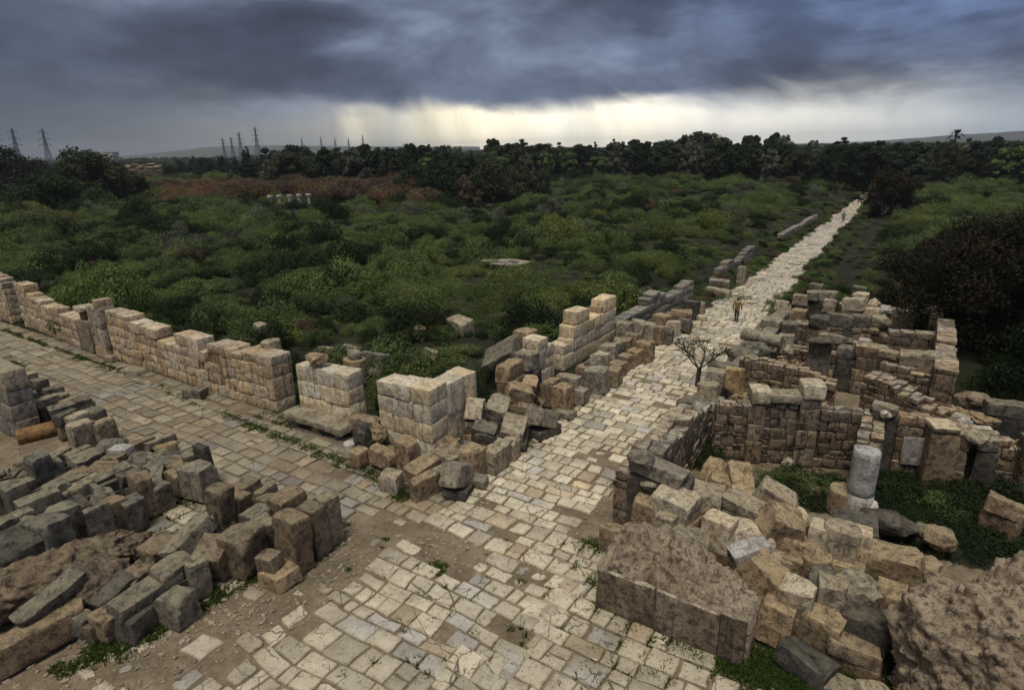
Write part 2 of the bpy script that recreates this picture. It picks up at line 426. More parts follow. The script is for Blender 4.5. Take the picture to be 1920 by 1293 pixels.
def wall_mesh(L, th, prof, ch, lr, rng, rub=False, chv=.16, warm=.12, dark=.22):
    """coursed masonry along +X from 0 to L, thickness along +Y, top following prof [(s, h)...]"""
    AV = []; AF = []; tone = []
    def top(s): return float(np.interp(s, [p[0] for p in prof], [p[1] for p in prof]))
    hmax = max(p[1] for p in prof)
    def add(V, Fc, cx, cy, cz, t):
        o = len(AV)
        AV.extend((V + np.array([cx, cy, cz])).tolist())
        AF.extend([tuple(i + o for i in f) for f in Fc]); tone.extend([t] * len(Fc))
    def rt():
        b = rng.uniform(1 - dark, 1 + dark * .75); wv = rng.uniform(-warm, warm)
        return (b * (1 + wv * .5), b, b * (1 - wv), 1)
    leaves = ((th * .27, th * .46), (th * .73, th * .46)) if rub else ((th * .5, th),)
    for (yc, tl) in leaves:
        z = 0.0; cn = None; block_ = []
        while z < hmax - .05:
            c = cn or ch * (1 + rng.uniform(-chv, chv) * (3 if rub else 1))
            cn = ch * (1 + rng.uniform(-chv, chv) * (3 if rub else 1))
            nextb = []
            s = -rng.uniform(0, lr[0]) if z > 0 else 0.0
            while s < L - .02:
                ln = rng.uniform(*lr)
                a, b = max(0, s), min(L, s + ln)
                if L - b < lr[0] * .35: b = L
                s = b if b == L else s + ln
                for (p_, q_) in block_:
                    if p_ - .02 <= a < q_ - .02: a = q_; s = max(s, min(b, q_))
                    if a < p_ < b: b = p_; s = p_
                if b - a < .12: continue
                tall = 0
                if rng.random() < .26 and z + c + cn < top((a + b) / 2) and b - a < lr[1] * .85 and ch < .75:
                    tall = cn; nextb.append((a, b))
                if z > .3 and rng.random() < .025: continue
                hh = top((a + b) / 2)
                cc = c
                if z + cc > hh:
                    cc = hh - z
                    if cc < ch * .45: continue
                    cc = min(cc, c)
                lift = 0
                cc += tall
                hz_ = cc / 2 - (.006 if not rub else .012)
                V, Fc = stone_shape((b - a) / 2 - (.006 if not rub else .014), tl / 2 + rng.uniform(-.02, .02), hz_, rng,
                                    r=rng.uniform(.010, .030) if not rub else .025, stepm=.25 if not rub else .2, wear=.7 if not rub else 1.1, chips=(rng.choice((1, 1, 2)) if rng.random() < .6 else 0) if not rub else 1, maxdiv=5)
                add(V, Fc, (a + b) / 2, yc + rng.uniform(-.018, .018) * (1 if not rub else 1.6), z + cc / 2 + lift, rt())
            z += c; block_ = nextb
    # earth and mortar core
    ns = max(1, int(L / .6))
    for i in range(ns):
        a, b = L * i / ns, L * (i + 1) / ns
        h = min(top(a + .05), top(b - .05), top((a + b) / 2)) - ch * .75
        if h < .15: continue
        x0 = a + (.09 if i == 0 else -.01); x1 = b - (.09 if i == ns - 1 else -.01)
        y0, y1 = .07 + .001 * (i % 3), th - .07 - .001 * (i % 3)
        o = len(AV)
        for zz in (.0, h):
            AV.extend([(x0, y0, zz), (x1, y0, zz), (x1, y1, zz), (x0, y1, zz)])
        AF.extend([tuple(o + k for k in f) for f in ((0, 3, 2, 1), (4, 5, 6, 7), (0, 1, 5, 4), (1, 2, 6, 5), (2, 3, 7, 6), (3, 0, 4, 7))])
        tone.extend([(.55, .5, .45, 1)] * 6)
    return AV, AF, tone

WALLSEED = [100]
def wall(name, label, p0, p1, th, prof, ch=.54, lr=(.35, 1.5), z0=0.0, mat='wall', rub=False, cat='wall', side=1, parent=None, group=None, dark=.22):
    """p0 -> p1 is the face line; the wall's thickness grows to the left of that direction when side=1"""
    WALLSEED[0] += 1
    rng = random.Random(WALLSEED[0])
    p0 = Vector((p0[0], p0[1])); p1 = Vector((p1[0], p1[1]))
    L = (p1 - p0).length; a = math.atan2(p1.y - p0.y, p1.x - p0.x)
    if prof[-1][0] <= 1.0001 and L > 1.2: prof = [(s * L, h) for s, h in prof]
    V, Fc, tone = wall_mesh(L, th, prof, ch, lr, rng, rub, dark=dark)
    if side < 0: V = [(x, y - th, z) for x, y, z in V]
    if parent is None:
        o = link_mesh(name, V, Fc, MAT[mat], (p0.x, p0.y, z0), smooth=28, attr={'tone': ('FLOAT_COLOR', 'FACE', tone)})
        o.rotation_euler = (0, 0, a)
        tag(o, label, cat, group)
    else:
        o = link_mesh(name, V, Fc, MAT[mat], (p0.x, p0.y, z0), smooth=28, attr={'tone': ('FLOAT_COLOR', 'FACE', tone)})
        o.rotation_euler = (0, 0, a)
        bpy.context.view_layer.update()
        o.parent = parent; o.matrix_parent_inverse = parent.matrix_world.inverted()
    return o

ORD = ['first', 'second', 'third', 'fourth', 'fifth', 'sixth', 'seventh', 'eighth', 'ninth', 'tenth', 'eleventh', 'twelfth', 'thirteenth', 'fourteenth', 'fifteenth', 'sixteenth', 'seventeenth', 'eighteenth', 'nineteenth', 'twentieth', 'twenty-first', 'twenty-second', 'twenty-third', 'twenty-fourth', 'twenty-fifth', 'twenty-sixth']
TONEWORD = {'g': 'grey', 'd': 'dark grey', 'm': 'buff grey', 'c': 'cream', 'b': 'brown', 'w': 'white', 'o': 'orange brown', 'y': 'yellow brown', 'k': 'buff grey', 'n': 'brown'}
G2 = 'tumbled dark blocks in the left heap'; G3 = 'tumbled blocks in the lower left foreground'; G4 = 'upright blocks beside the street crossing'
NB = [0]

def block(px, py, zt, L, W, H, yaw=0, rx=0, ry=0, m='g', shape='box', wear=1.0, name='stone_block', label=None, group=None, chips=4, r=.028):
    NB[0] += 1
    rng = random.Random(NB[0] * 7 + 3)
    top = g(px, py, zt)
    c = top - Vector((0, 0, H / 2))
    if shape == 'round':
        V, Fc = ico(L / 2, W / 2, H / 2, rng, 4, .30, 1.3)
        for _ in range(7):
            nn = np.array([rng.gauss(0, 1) / L, rng.gauss(0, 1) / W, rng.gauss(0, 1) / H]); nn /= np.linalg.norm(nn)
            pr = V @ nn; e = pr - pr.max() * rng.uniform(.72, .92); e[e < 0] = 0; V = V - np.outer(e, nn)
        V = np.array([p + nz3(p, 5.0, NB[0]) * .03 for p in V])
    elif shape in ('drum', 'log'):
        V, Fc = drum(W / 2, H if shape == 'drum' else L, rng)
        if shape == 'log':
            V = V[:, [2, 1, 0]] * np.array([1, 1, -1])
    else:
        wear *= rng.choice((.7, .9, 1.0, 1.2, 1.5)); L *= .86; W *= .84; r = rng.uniform(.014, .038)
        V, Fc = stone_shape(L / 2, W / 2, H / 2, rng, r=r, stepm=.11, wear=wear, chips=chips)
    o = link_mesh(name, V, Fc, MAT[m], c, smooth=26)
    o.rotation_euler = Euler((math.radians(rx + rng.gauss(0, 2.2)), math.radians(ry + rng.gauss(0, 2.2)), math.radians(yaw + rng.gauss(0, 6))), 'XYZ')
    if label: tag(o, label, 'stone', group)
    return o

def ico(a, b, c, rng, sub=3, amp=.15, fr=1.1):
    import bmesh
    bm = bmesh.new(); bmesh.ops.create_icosphere(bm, subdivisions=sub, radius=1)
    sd = rng.uniform(0, 99); V = []
    for v in bm.verts:
        p = np.array(v.co)
        f = 1 + amp * noise.noise(Vector(p * fr) + Vector((sd, sd, 0))) + amp * .5 * noise.noise(Vector(p * fr * 2.6) + Vector((0, sd, sd)))
        V.append(p * f * np.array([a, b, c]))
    Fc = [tuple(v.index for v in f.verts) for f in bm.faces]
    bm.free()
    return np.array(V), Fc

def drum(rad, h, rng, n=26, worn=.02):
    V = []; Fc = []
    prof = [(0.0, -h / 2), (rad - .03, -h / 2), (rad, -h / 2 + .04)] + [(rad, z) for z in np.linspace(-h / 2, h / 2, max(3, int(h / .25)) + 1)[1:-1]] + [(rad, h / 2 - .04), (rad - .03, h / 2), (0.0, h / 2)]
    sd = rng.uniform(0, 99)
    rings = []
    for (rr, z) in prof:
        if rr == 0:
            V.append((0, 0, z)); rings.append([len(V) - 1]); continue
        ring = []
        for k in range(n):
            a = 2 * math.pi * k / n
            q = 1 + worn * noise.noise(Vector((math.cos(a) * 1.5 + sd, math.sin(a) * 1.5, z * 1.5)))
            V.append((rr * q * math.cos(a), rr * q * math.sin(a), z)); ring.append(len(V) - 1)
        rings.append(ring)
    for a, b in zip(rings[:-1], rings[1:]):
        for k in range(n):
            k2 = (k + 1) % n
            if len(a) == 1: Fc.append((a[0], b[k2], b[k]))
            elif len(b) == 1: Fc.append((a[k], a[k2], b[0]))
            else: Fc.append((a[k], a[k2], b[k2], b[k]))
    return np.array(V), Fc

def shape_word(L, W, H, shape, rx, ry):
    t = 'tilted ' if abs(rx) + abs(ry) > 12 else ''
    if shape == 'round': return t + 'rounded stone'
    if shape == 'drum': return t + 'column drum'
    if shape == 'log': return 'lying column shaft'
    mx = max(L, W)
    if H > 1.25 * mx: return t + 'tall upright block'
    if H < .38 * mx: return t + 'flat slab'
    if mx > 1.6 * min(L, W): return t + 'long block'
    if mx < .65: return t + 'small block'
    return t + 'squared block'

PREV_LABELS = set()
def row(desc, group, items):
    """items: px, py, ztop, L, W, H, yaw, rx, ry, material[, shape]; each lies in a heap and is a thing of its own"""
    order = sorted(range(len(items)), key=lambda i: items[i][0])
    rank = {i: k for k, i in enumerate(order)}
    for i, it in enumerate(items):
        px, py, zt, L, W, H, yaw, rx, ry, m = it[:10]
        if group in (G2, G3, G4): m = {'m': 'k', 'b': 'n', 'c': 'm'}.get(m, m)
        sh = it[10] if len(it) > 10 else 'box'
        nm = {'box': 'stone_block', 'round': 'rounded_stone', 'drum': 'column_drum', 'log': 'column_shaft'}[sh]
        lab = '%s %s, %s from left %s' % (TONEWORD[m], shape_word(L, W, H, sh, rx, ry), ORD[rank[i]], desc)
        block(px, py, zt, L, W, H, yaw, rx, ry, m, sh, name=nm, label=lab, group=group)
        bot = zt - H
        if bot > .3 and sh in ('box',) and abs(rx) + abs(ry) < 40:
            c = g(px, py, zt)
            rng = random.Random(NB[0])
            V, Fc = stone_shape(L * .47, W * .47, (bot + .05) / 2, rng, stepm=.2)
            o = link_mesh('stone_block', V, Fc, MAT['d' if m in 'gmk' else 'n'], (c.x + .05, c.y + .08, (bot - .05) / 2), smooth=38)  # darker stone puts the shade of the gaps into the lower block's colour
            o.rotation_euler = (0, 0, math.radians(yaw + rng.uniform(-12, 12)))
            tag(o, 'block under the one %s from left %s' % (ORD[rank[i]], desc), 'stone', group)

# ------------------------------------------------------------------ terrain
def sstep(a, b, x):
    t = np.clip((x - a) / (b - a), 0, 1); return t * t * (3 - 2 * t)

def fbm2(x, y, s, seed=0.0):
    return noise.fractal(Vector((x * s + seed, y * s - seed, seed * .37)), 1.0, 2.0, 4)

def road_left_x(y): return -12.35 + .010 * (y - 20) if y > 20 else -12.35
def road_right_x(y): return -7.75 - .004 * max(0, y - 20)

def ground_z(x, y):
    z = 0.0
    left = float(sstep(17.9, 27, y) * (1 - sstep(-19.0, -15.2, x)))
    z += left * (.55 + .55 * fbm2(x, y, .06))
    if x > -17 and y > 44 and x < -10:
        z += float(sstep(46, 52, y) * (1 - sstep(-14.5, -12.6, x))) * .5
    rgt = float(sstep(-6.8, -4.0, x) * sstep(44, 56, y))
    z += rgt * (.5 + .5 * fbm2(x, y, .06, 5))
    d = math.hypot(x, y)
    far = float(sstep(60, 190, d))
    if not (-14 < x < -6 and y < 185):
        edge = min(1.0, max(0.0, (abs(x + 10.2) - 3.2) / 12)) if y < 190 else 1.0
        z += far * edge * (.5 + .9 * fbm2(x, y, .018, 9))
    z += float(sstep(-75, -140, x)) * float(sstep(8, 40, y)) * .3 if x < -75 else 0
    return z

def cover(x, y):
    """1 where green growth covers the earth"""
    c = 1.0
    if (-13.2 < x < -7.2 and y > 8) and (y < 48 or -12.5 < x < -7.9): c = 0.0
    if x < -12 and 10.6 < y < 16.9: c = 0.0
    if y <= 10.6 and x < 0.3: c = .12
    if -13 < x < -1 and y < 17: c = .05
    if -31 < x < -13 and 2 < y < 11: c = .25
    if x > -7.2 and 15 < y < 48 and x < 3.2: c = .35
    if x > .2 and y > 17: c = .75
    if x > .2 and 11 < y < 20: c = .2
    if -24 < x < -13 and 16.9 <= y < 21: c = .62
    return c

def build_ground():
    def axis(lo, hi, st, mn, mx):
        a = list(np.arange(lo, hi + 1e-6, st)); s = st
        while a[-1] < mx: s *= 1.16; a.append(a[-1] + s)
        s = st
        while a[0] > mn: s *= 1.16; a.insert(0, a[0] - s)
        return a
    xs = axis(-62, 14, .75, -9000, 9000); ys = axis(0, 60, .75, -400, 12000)
    V = []; cv = []
    for y in ys:
        for x in xs:
            V.append((x, y, ground_z(x, y) - .03)); cv.append(cover(x, y))
    nx = len(xs); Fc = []
    for j in range(len(ys) - 1):
        for i in range(nx - 1):
            a = j * nx + i; Fc.append((a, a + 1, a + nx + 1, a + nx))
    o = link_mesh('ground', V, Fc, MAT['ground'], smooth=180, attr={'cover': ('FLOAT', 'POINT', cv)})
    tag(o, kind='structure')
build_ground()

# ------------------------------------------------------------------ street paving
PV, PF, PT = [], [], []
def slab(cx, cy, lx, ly, rng, z=.035, erode=0.0, tone=(1, 1, 1), simple=False):
    gap = rng.uniform(.008, .024)
    hx, hy = lx / 2 - gap, ly / 2 - gap
    if hx < .06 or hy < .06: return
    tx, ty = rng.gauss(0, .014), rng.gauss(0, .014)
    pts = []
    if simple:
        base = [(-hx, -hy), (hx, -hy), (hx, hy), (-hx, hy)]
    else:
        n = 3; base = []
        cc = rng.uniform(.012, .055) * (1 + 4 * erode)
        crn = [(-hx, -hy), (hx, -hy), (hx, hy), (-hx, hy)]
        for k in range(4):
            a, b = np.array(crn[k]), np.array(crn[(k + 1) % 4])
            e = b - a; ln = np.linalg.norm(e); e /= ln
            c1 = min(cc * rng.uniform(.3, 1.6), ln * .3); c2 = min(cc * rng.uniform(.3, 1.6), ln * .3)
            nrm = np.array([-e[1], e[0]])
            for t in np.linspace(0, 1, n + 1):
                p = a + e * (c1 + (ln - c1 - c2) * t)
                p = p + nrm * (rng.uniform(-.012, .02) + erode * rng.uniform(0, .13))
                base.append(tuple(p))
    for (x, y) in base: pts.append((x, y))
    o = len(PV); n = len(pts); rim = (tone[0] * .74, tone[1] * .70, tone[2] * .62, 1)
    jx, jy = rng.uniform(-.014, .014), rng.uniform(-.014, .014)
    zt = z + rng.gauss(0, .008)
    ra = rng.gauss(0, .022); ca_, sa_ = math.cos(ra), math.sin(ra)
    pts = [(x * ca_ - y * sa_, x * sa_ + y * ca_) for x, y in pts]
    def Z(x, y): return zt + tx * x + ty * y
    bev = .028 if not simple else .0
    for (x, y) in pts: PV.append((cx + x + jx, cy + y + jy, -.06))
    for (x, y) in pts: PV.append((cx + x + jx, cy + y + jy, Z(x, y) - (.018 if not simple else 0)))
    if simple:
        PF.append(tuple(o + n + k for k in range(n))); PT.append(tone)
    else:
        for (x, y) in pts:
            l = math.hypot(x, y) + 1e-6; k = max(0, 1 - bev / l * 1.3)
            PV.append((cx + x * k + jx, cy + y * k + jy, Z(x, y)))
        PF.append(tuple(o + 2 * n + k for k in range(n))); PT.append(tone)
        for k in range(n):
            k2 = (k + 1) % n
            PF.append((o + n + k, o + n + k2, o + 2 * n + k2, o + 2 * n + k)); PT.append(rim)
    for k in range(n):
        k2 = (k + 1) % n
        PF.append((o + k, o + k2, o + n + k2, o + n + k)); PT.append(tone)

def slab_tone(rng, warm=0.0, base=.40):
    b = base * rng.choice((.72, .84, .92, 1.0, 1.0, 1.04, 1.1, 1.18)) * rng.uniform(.93, 1.07)
    if rng.random() < .05 + warm * .25: return (b * .95, b * .77, b * .52, 1)
    if rng.random() < .14: return (b * .84, b * .79, b * .68, 1)
    return (b * 1.0, b * (.89 - .03 * warm), b * (.67 - .07 * warm), 1)

HOLES = [  # worn hollows where the slabs are gone: centre x, y, radii, share of slabs left
    (*g(838, 1030)[:2], 1.25, .95, .03), (*g(912, 940)[:2], .62, .36, .10), (*g(655, 1010)[:2], 1.2, 1.4, .55), (*g(715, 990)[:2], 1.2, .8, .5),
    (*g(270, 1210)[:2], 2.0, .9, .42), (*g(80, 1275)[:2], 2.4, .8, .08), (*g(520, 1105)[:2], 1.8, .6, .4), (*g(400, 1150)[:2], 1.7, .6, .14), (*g(1110, 985)[:2], .7, .9, .25),
    (*g(620, 880)[:2], .9, .5, .35), (*g(1130, 860)[:2], .8, .8, .5), (*g(640, 1075)[:2], 1.2, .7, .6), (*g(990, 1085)[:2], .5, .35, .3), (*g(960, 1180)[:2], .5, .3, .2),
]
def keep_share(x, y):
    k = 1.0
    for (hx, hy, rx, ry, sh) in HOLES:
        d = math.hypot((x - hx) / rx, (y - hy) / ry)
        if d < 1.25: k = min(k, sh if d < .85 else sh + (1 - sh) * (d - .85) / .4)
    return k

def pave_rows(xl, xr, y0, y1, rng, depth=(.5, .9), length=(.5, 1.25), base=.40, warm=0.0, along='x', miss=.03, inside=None):
    """rows of slabs: every row runs along x from xl(y) to xr(y)"""
    y = y0
    while y < y1:
        d = rng.uniform(*depth)
        if y1 - (y + d) < depth[0] * .6: d = y1 - y
        yc = y + d / 2
        x = xl(yc) - rng.uniform(0, .25); xe = xr(yc) + rng.uniform(-.12, .12)
        far = math.hypot(x, yc)
        while x < xe - .15:
            l = rng.uniform(*length)
            if xe - (x + l) < length[0] * .6: l = xe - x
            xc = x + l / 2
            if inside is None or inside(xc, yc):
                ks = keep_share(xc, yc)
                pm = miss * (2.2 if fbm2(xc, yc, .35, 3) > .15 else .6)
                if rng.random() < ks and rng.random() > pm:
                    er = 0.0 if ks > .97 else (1 - ks) * .9
                    if rng.random() < .22: er += rng.uniform(.15, .5)
                    f = 1 - .35 * er * rng.random()
                    if ks < .6: f *= rng.uniform(.55, .9)
                    if rng.random() < .22 and l > .7 and er < .3:
                        k = rng.uniform(.35, .65); tn = slab_tone(rng, warm, base)
                        slab(x + l * k / 2, yc, l * k, d, rng, tone=tn, simple=far > 75)
                        slab(x + l * (1 + k) / 2, yc, l * (1 - k), d, rng, tone=slab_tone(rng, warm, base), simple=far > 75)
                    elif rng.random() < .10 and d > .65:
                        tn = slab_tone(rng, warm, base)
                        slab(xc, yc - d * .25, l, d * .5, rng, tone=tn, simple=far > 75)
                        slab(xc, yc + d * .25, l, d * .5, rng, tone=tn, simple=far > 75)
                    else:
                        slab(xc, yc, l * f, d * f, rng, z=.035 if er < .3 else .012, erode=er, tone=slab_tone(rng, warm, base), simple=far > 75)
            x += l
        y += d

def flush_paving(name):
    global PV, PF, PT
    PV = [(x + .16 * noise.noise(Vector((x * .45, y * .45, 3.3))) + .05 * noise.noise(Vector((x * 1.3, y * 1.3, 8.1))), y + .16 * noise.noise(Vector((x * .45, y * .45, 9.7))) + .05 * noise.noise(Vector((x * 1.3, y * 1.3, 1.1))), z + .03 * noise.noise(Vector((x * .3, y * .3, 5.0)))) for x, y, z in PV]
    o = link_mesh(name, PV, PF, MAT['paving'], smooth=30, attr={'tone': ('FLOAT_COLOR', 'FACE', PT)})
    PV, PF, PT = [], [], []
    tag(o, kind='structure')
    return o

rng = random.Random(5)
pave_rows(road_left_x, road_right_x, 15.6, 181, rng, depth=(.36, .68), length=(.4, 1.05), base=.56)
pave_rows(lambda y: -12.2, lambda y: -7.2 + (.9 if y < 16.5 else 0), 9.4, 15.6, rng, depth=(.42, .78), length=(.42, 1.05), base=.46)
pave_rows(lambda y: -7.9, lambda y: -1.4 - max(0, y - 11.6) * 1.2, 4.2, 13.9, rng, depth=(.42, .8), length=(.42, 1.05), base=.43,
          inside=lambda x, y: y < 9.6 or x > -7.2)
pave_rows(lambda y: -15.6 + max(0, 4 - y) * .3, lambda y: -7.95, .4, 9.4, rng, depth=(.42, .82), length=(.42, 1.1), base=.43)
flush_paving('paved_street')
rng = random.Random(9)
pave_rows(lambda y: -66, lambda y: -12.25, 11.25, 15.75, rng, depth=(.45, .85), length=(.5, 1.2), base=.28, warm=.55, miss=.02)
flush_paving('side_street')
rng = random.Random(12)
pave_rows(lambda y: -64, lambda y: -15.8, 15.98, 16.62, rng, depth=(.6, .66), length=(.7, 1.5), base=.24, warm=.3, miss=.12)
flush_paving('narrow_footway')
rng = random.Random(13)
pa, pb = g(170, 1050), g(355, 952)
def in_patch(x, y):
    return -20.9 < x < -18.7 + (y - 8) * .2 and 5.9 < y < 10.2
pave_rows(lambda y: -22.4, lambda y: -17.2, 5.0, 10.8, rng, depth=(.7, 1.0), length=(.7, 1.2), base=.36, inside=in_patch, miss=.0)
flush_paving('old_floor')
rng = random.Random(14)

# ------------------------------------------------------------------ standing walls, left side
def xw(px, py): return g(px, py)[0]
wall('ruined_wall', 'short tan ashlar wall end at the far left edge, before the dark gap', (-64, 17.0), (-56.2, 17.0), .9, [(0, 3.7), (.75, 3.6), (.85, 3.5), (1, 3.3)])
wall('ruined_wall', 'crumbling tan wall with pale corner top beside the dark gap on the side street', (-54.6, 17.2), (-44.4, 16.75), .9,
     [(0, 3.3), (.2, 3.35), (.24, 2.55), (.5, 2.4), (.62, 2.5), (.66, 2.0), (1, 1.95)], dark=.3)
wall('block_pier', 'grey cracked pier that carries the yellow capital, on the side street', (-44.3, 16.6), (-42.6, 16.6), 1.0, [(0, 2.06), (1, 2.06)], ch=2.05, lr=(1.7, 1.8), mat='greywall', cat='pier')
wall('stone_pilaster', 'tall slim tan pilaster rising above the walls beside the yellow capital', (-41.9, 16.45), (-40.4, 16.45), .95, [(0, 3.75), (1, 3.75)], ch=.62, lr=(.75, 1.5), cat='pilaster')
wall('ruined_wall', 'long tan ashlar wall stepping down to the right from the tall pilaster', (-40.2, 16.7), (-29.9, 16.6), .95,
     [(0, 3.15), (.3, 3.1), (.34, 2.75), (.52, 2.75), (.56, 2.15), (.74, 2.05), (.76, 2.85), (.93, 2.85), (.95, 2.2), (1, 2.2)], lr=(.5, 1.15))
wall('ruined_wall', 'broad streaked ashlar wall with square ends and a round column behind it', (-29.6, 16.5), (-24.4, 16.65), 1.15,
     [(0, 2.75), (.45, 2.8), (.5, 2.62), (.6, 2.95), (1, 3.05)], lr=(.55, 1.2))
w2 = wall('wall_slab', 'free standing streaked wall with a round boulder on top and a bench along its foot', (-22.75, 16.75), (-19.55, 16.9), 1.0,
     [(0, 2.75), (.3, 2.8), (.34, 2.95), (1, 3.0)], ch=.66, lr=(.8, 1.7), mat='corner', cat='wall', dark=.14)
rb = random.Random(51)
V, Fc = stone_shape(1.85, .5, .16, rb, stepm=.2)
link_mesh('bench_slab', V, Fc, MAT['m'], (1.65, -.48, .55), parent=w2, smooth=38)
for sx in (.35, 1.7, 2.9):
    V, Fc = drum(.2, .4, rb) if sx > 2.5 else stone_shape(.2, .3, .19, rb, stepm=.2)
    link_mesh('bench_support', V, Fc, MAT['c' if sx > 2.5 else 'b'], (sx, -.5, .2), parent=w2, smooth=38)
# L-shaped corner pier: the two wings are one standing piece
cr = empty('corner_pier', (-15.2, 17.0, 0)); tag(cr, 'tall cream L-shaped corner pier of large ashlar at the street crossing', 'pier')
bpy.context.view_layer.update()
wall('front_wing', None, (-17.9, 17.0), (-15.0, 17.05), 1.05, [(0, 2.2), (.16, 2.2), (.19, 2.95), (1, 2.95)], ch=.73, lr=(.8, 1.6), mat='corner', parent=cr, dark=.12)
wall('side_wing', None, (-15.0, 18.11), (-14.95, 20.1), 1.0, [(0, 2.2), (.2, 2.2), (.22, 3.1), (1, 3.1)], ch=.73, lr=(.7, 1.4), mat='corner', parent=cr, dark=.12)

# left wall of the long street
wall('ruined_pier', 'leaning stepped pale pier with a reddish top behind the tumbled corner blocks', (-15.25, 24.9), (-15.2, 27.6), 1.0, [(0, 2.0), (.3, 2.1), (.34, 2.6), (.8, 2.65), (.84, 2.2), (1, 2.1)], ch=.65, lr=(.8, 1.5), mat='corner', cat='pier', dark=.15)
wall('tall_wall', 'two tall pale upright wall stubs with square tops above the long street', (-15.15, 28.6), (-14.8, 34.9), .95,
     [(0, 1.5), (.1, 1.5), (.12, 3.1), (.42, 3.1), (.44, 2.5), (.63, 2.6), (.65, 3.35), (1, 3.35)], ch=.8, lr=(.9, 1.9), mat='corner', dark=.13)
wall('low_wall', 'long grey wall under the scrub running on beside the long street', (-14.75, 35.0), (-13.55, 47.2), .85,
     [(0, 1.25), (.32, 1.45), (.34, 2.0), (.54, 2.3), (.56, 1.5), (.6, 1.45), (1, 1.95)], ch=.5, lr=(.8, 1.7), mat='greywall')
wall('low_wall', 'low pale wall half hidden by scrub further along the long street', (-14.0, 56.5), (-13.6, 69), .7, [(0, 1.2), (.3, 1.5), (.5, .9), (.7, 1.3), (1, 1.9)], ch=.55, lr=(.9, 1.9), mat='greywall')
wall('low_wall', 'dark overgrown wall far along the left of the long street', (-13.3, 84), (-12.6, 110), .7, [(0, 1.0), (.3, 1.3), (.5, .8), (.8, 1.3), (1, 1.0)], ch=.6, lr=(1, 2.2), mat='greywall')
wall('low_wall', 'dark broken wall among bushes behind the round column', (-27.2, 21.6), (-22.8, 22.4), .6, [(0, 1.5), (.4, 1.7), (1, 1.5)], ch=.45, mat='greywall', rub=True)

# pier at the left edge of the picture
wall('ruined_wall', 'tall plain buff wall end at the left edge beside the dark heap', (-39, 8.7), (-31.9, 8.75), .95, [(0, 3.25), (1, 3.2)], ch=.78, lr=(1.0, 2.2), mat='greywall', dark=.12)

# ------------------------------------------------------------------ ruined rooms on the right
wall('street_wall', 'ashlar street wall with a rubble top in front of the ruined rooms', (-5.55, 16.0), (-5.75, 26.2), 1.15,
     [(0, 2.35), (.12, 2.35), (.2, 2.6), (.35, 2.3), (.5, 2.5), (.6, 2.1), (.72, 1.9), (.75, 1.35), (1, 1.3)], ch=.42, lr=(.4, .95), mat='ruin', rub=True)
r2 = empty('room_wall', (-5.4, 22.7, 0)); tag(r2, 'long brown masonry wall with two tall ashlar pilasters and a pale cap', 'wall')
bpy.context.view_layer.update()
wall('masonry', None, (-5.3, 22.75), (.15, 24.75), .7, [(0, 2.3), (.2, 2.35), (.3, 2.55), (.58, 2.6), (.66, 2.45), (1, 2.3)], ch=.3, lr=(.28, .75), mat='ruin', rub=True, parent=r2)
for (x, y, h, m, w_) in ((-4.15, 23.06, 3.0, 'ruin', .62), (-2.45, 23.68, 3.35, 'ruin', .72)):
    wall('pilaster', None, (x, y), (x + w_ * .94, y + w_ * .34), .95, [(0, h - .5), (1, h - .5)], ch=.8, lr=(.7, .72), mat=m, parent=r2)
    V, Fc = stone_shape(w_ * .55, .48, .26, rb, stepm=.16, wear=.6)
    o = link_mesh('cap_stone', V, Fc, MAT['c'], (0, 0, 0), parent=r2, smooth=38)
    o.location = (x + w_ * .36 + 5.4, y + .55 - 22.7, h - .22); o.rotation_euler = (0, 0, .35)
V, Fc = stone_shape(.7, .4, .17, rb, stepm=.16)
o = link_mesh('coping_slab', V, Fc, MAT['m'], (2.35, 1.18, 2.76), parent=r2, smooth=38); o.rotation_euler = (0, 0, .35)
r3 = wall('room_wall', 'brown masonry wall with a pale plaster patch right of the white column', (.75, 24.7), (6.4, 26.4), .75,
     [(0, 2.5), (.2, 2.45), (.24, 2.2), (.55, 2.1), (.6, 1.75), (1, 1.6)], ch=.32, lr=(.3, .8), mat='ruin', rub=True)
V, Fc = stone_shape(.72, .035, .55, rb, r=.02, stepm=.16, wear=.6)
link_mesh('plaster_patch', V, Fc, MAT['plaster'], (.95, -.03, 1.15), parent=r3, smooth=38)
wall('door_pier', 'square tan pier with a flat pale cap at the end of the plastered wall', (2.15, 24.55), (2.95, 24.8), .85, [(0, 2.25), (1, 2.25)], ch=.78, lr=(.8, .85), mat='ruin', cat='pier')
wall('partition_wall', 'rubble partition wall with a broad pale top leading to the white column', (.35, 21.75), (.38, 25.2), .85, [(0, 1.75), (.3, 1.95), (1, 2.4)], ch=.28, lr=(.3, .7), mat='ruin', rub=True)
wall('room_wall', 'second cross wall of small rubble behind the pilastered wall', (-6.2, 30.2), (-1.75, 30.1), .75, [(0, 1.75), (.15, 1.95), (.7, 1.75), (.9, 1.5), (1, 1.35)], ch=.3, lr=(.3, .7), mat='ruin', rub=True)
wall('room_wall', 'thick rubble wall sloping down to the right behind the plastered wall', (-.75, 28.5), (2.9, 26.95), 1.1, [(0, 2.55), (.25, 2.5), (.5, 2.15), (1, 1.65)], ch=.26, lr=(.28, .62), mat='ruin', rub=True)
wall('door_pier', 'tall brown pier of four blocks between the middle rooms', (-1.35, 33.0), (-.35, 33.1), .9, [(0, 2.5), (1, 2.5)], ch=.62, lr=(.9, 1.0), mat='ruin', cat='pier')
wall('room_wall', 'brown wall with heavy grey top blocks right of the tall brown pier', (-.25, 33.2), (2.7, 32.7), .8, [(0, 1.75), (.4, 1.7), (.55, 1.5), (1, 1.4)], ch=.33, lr=(.35, .8), mat='ruin', rub=True)
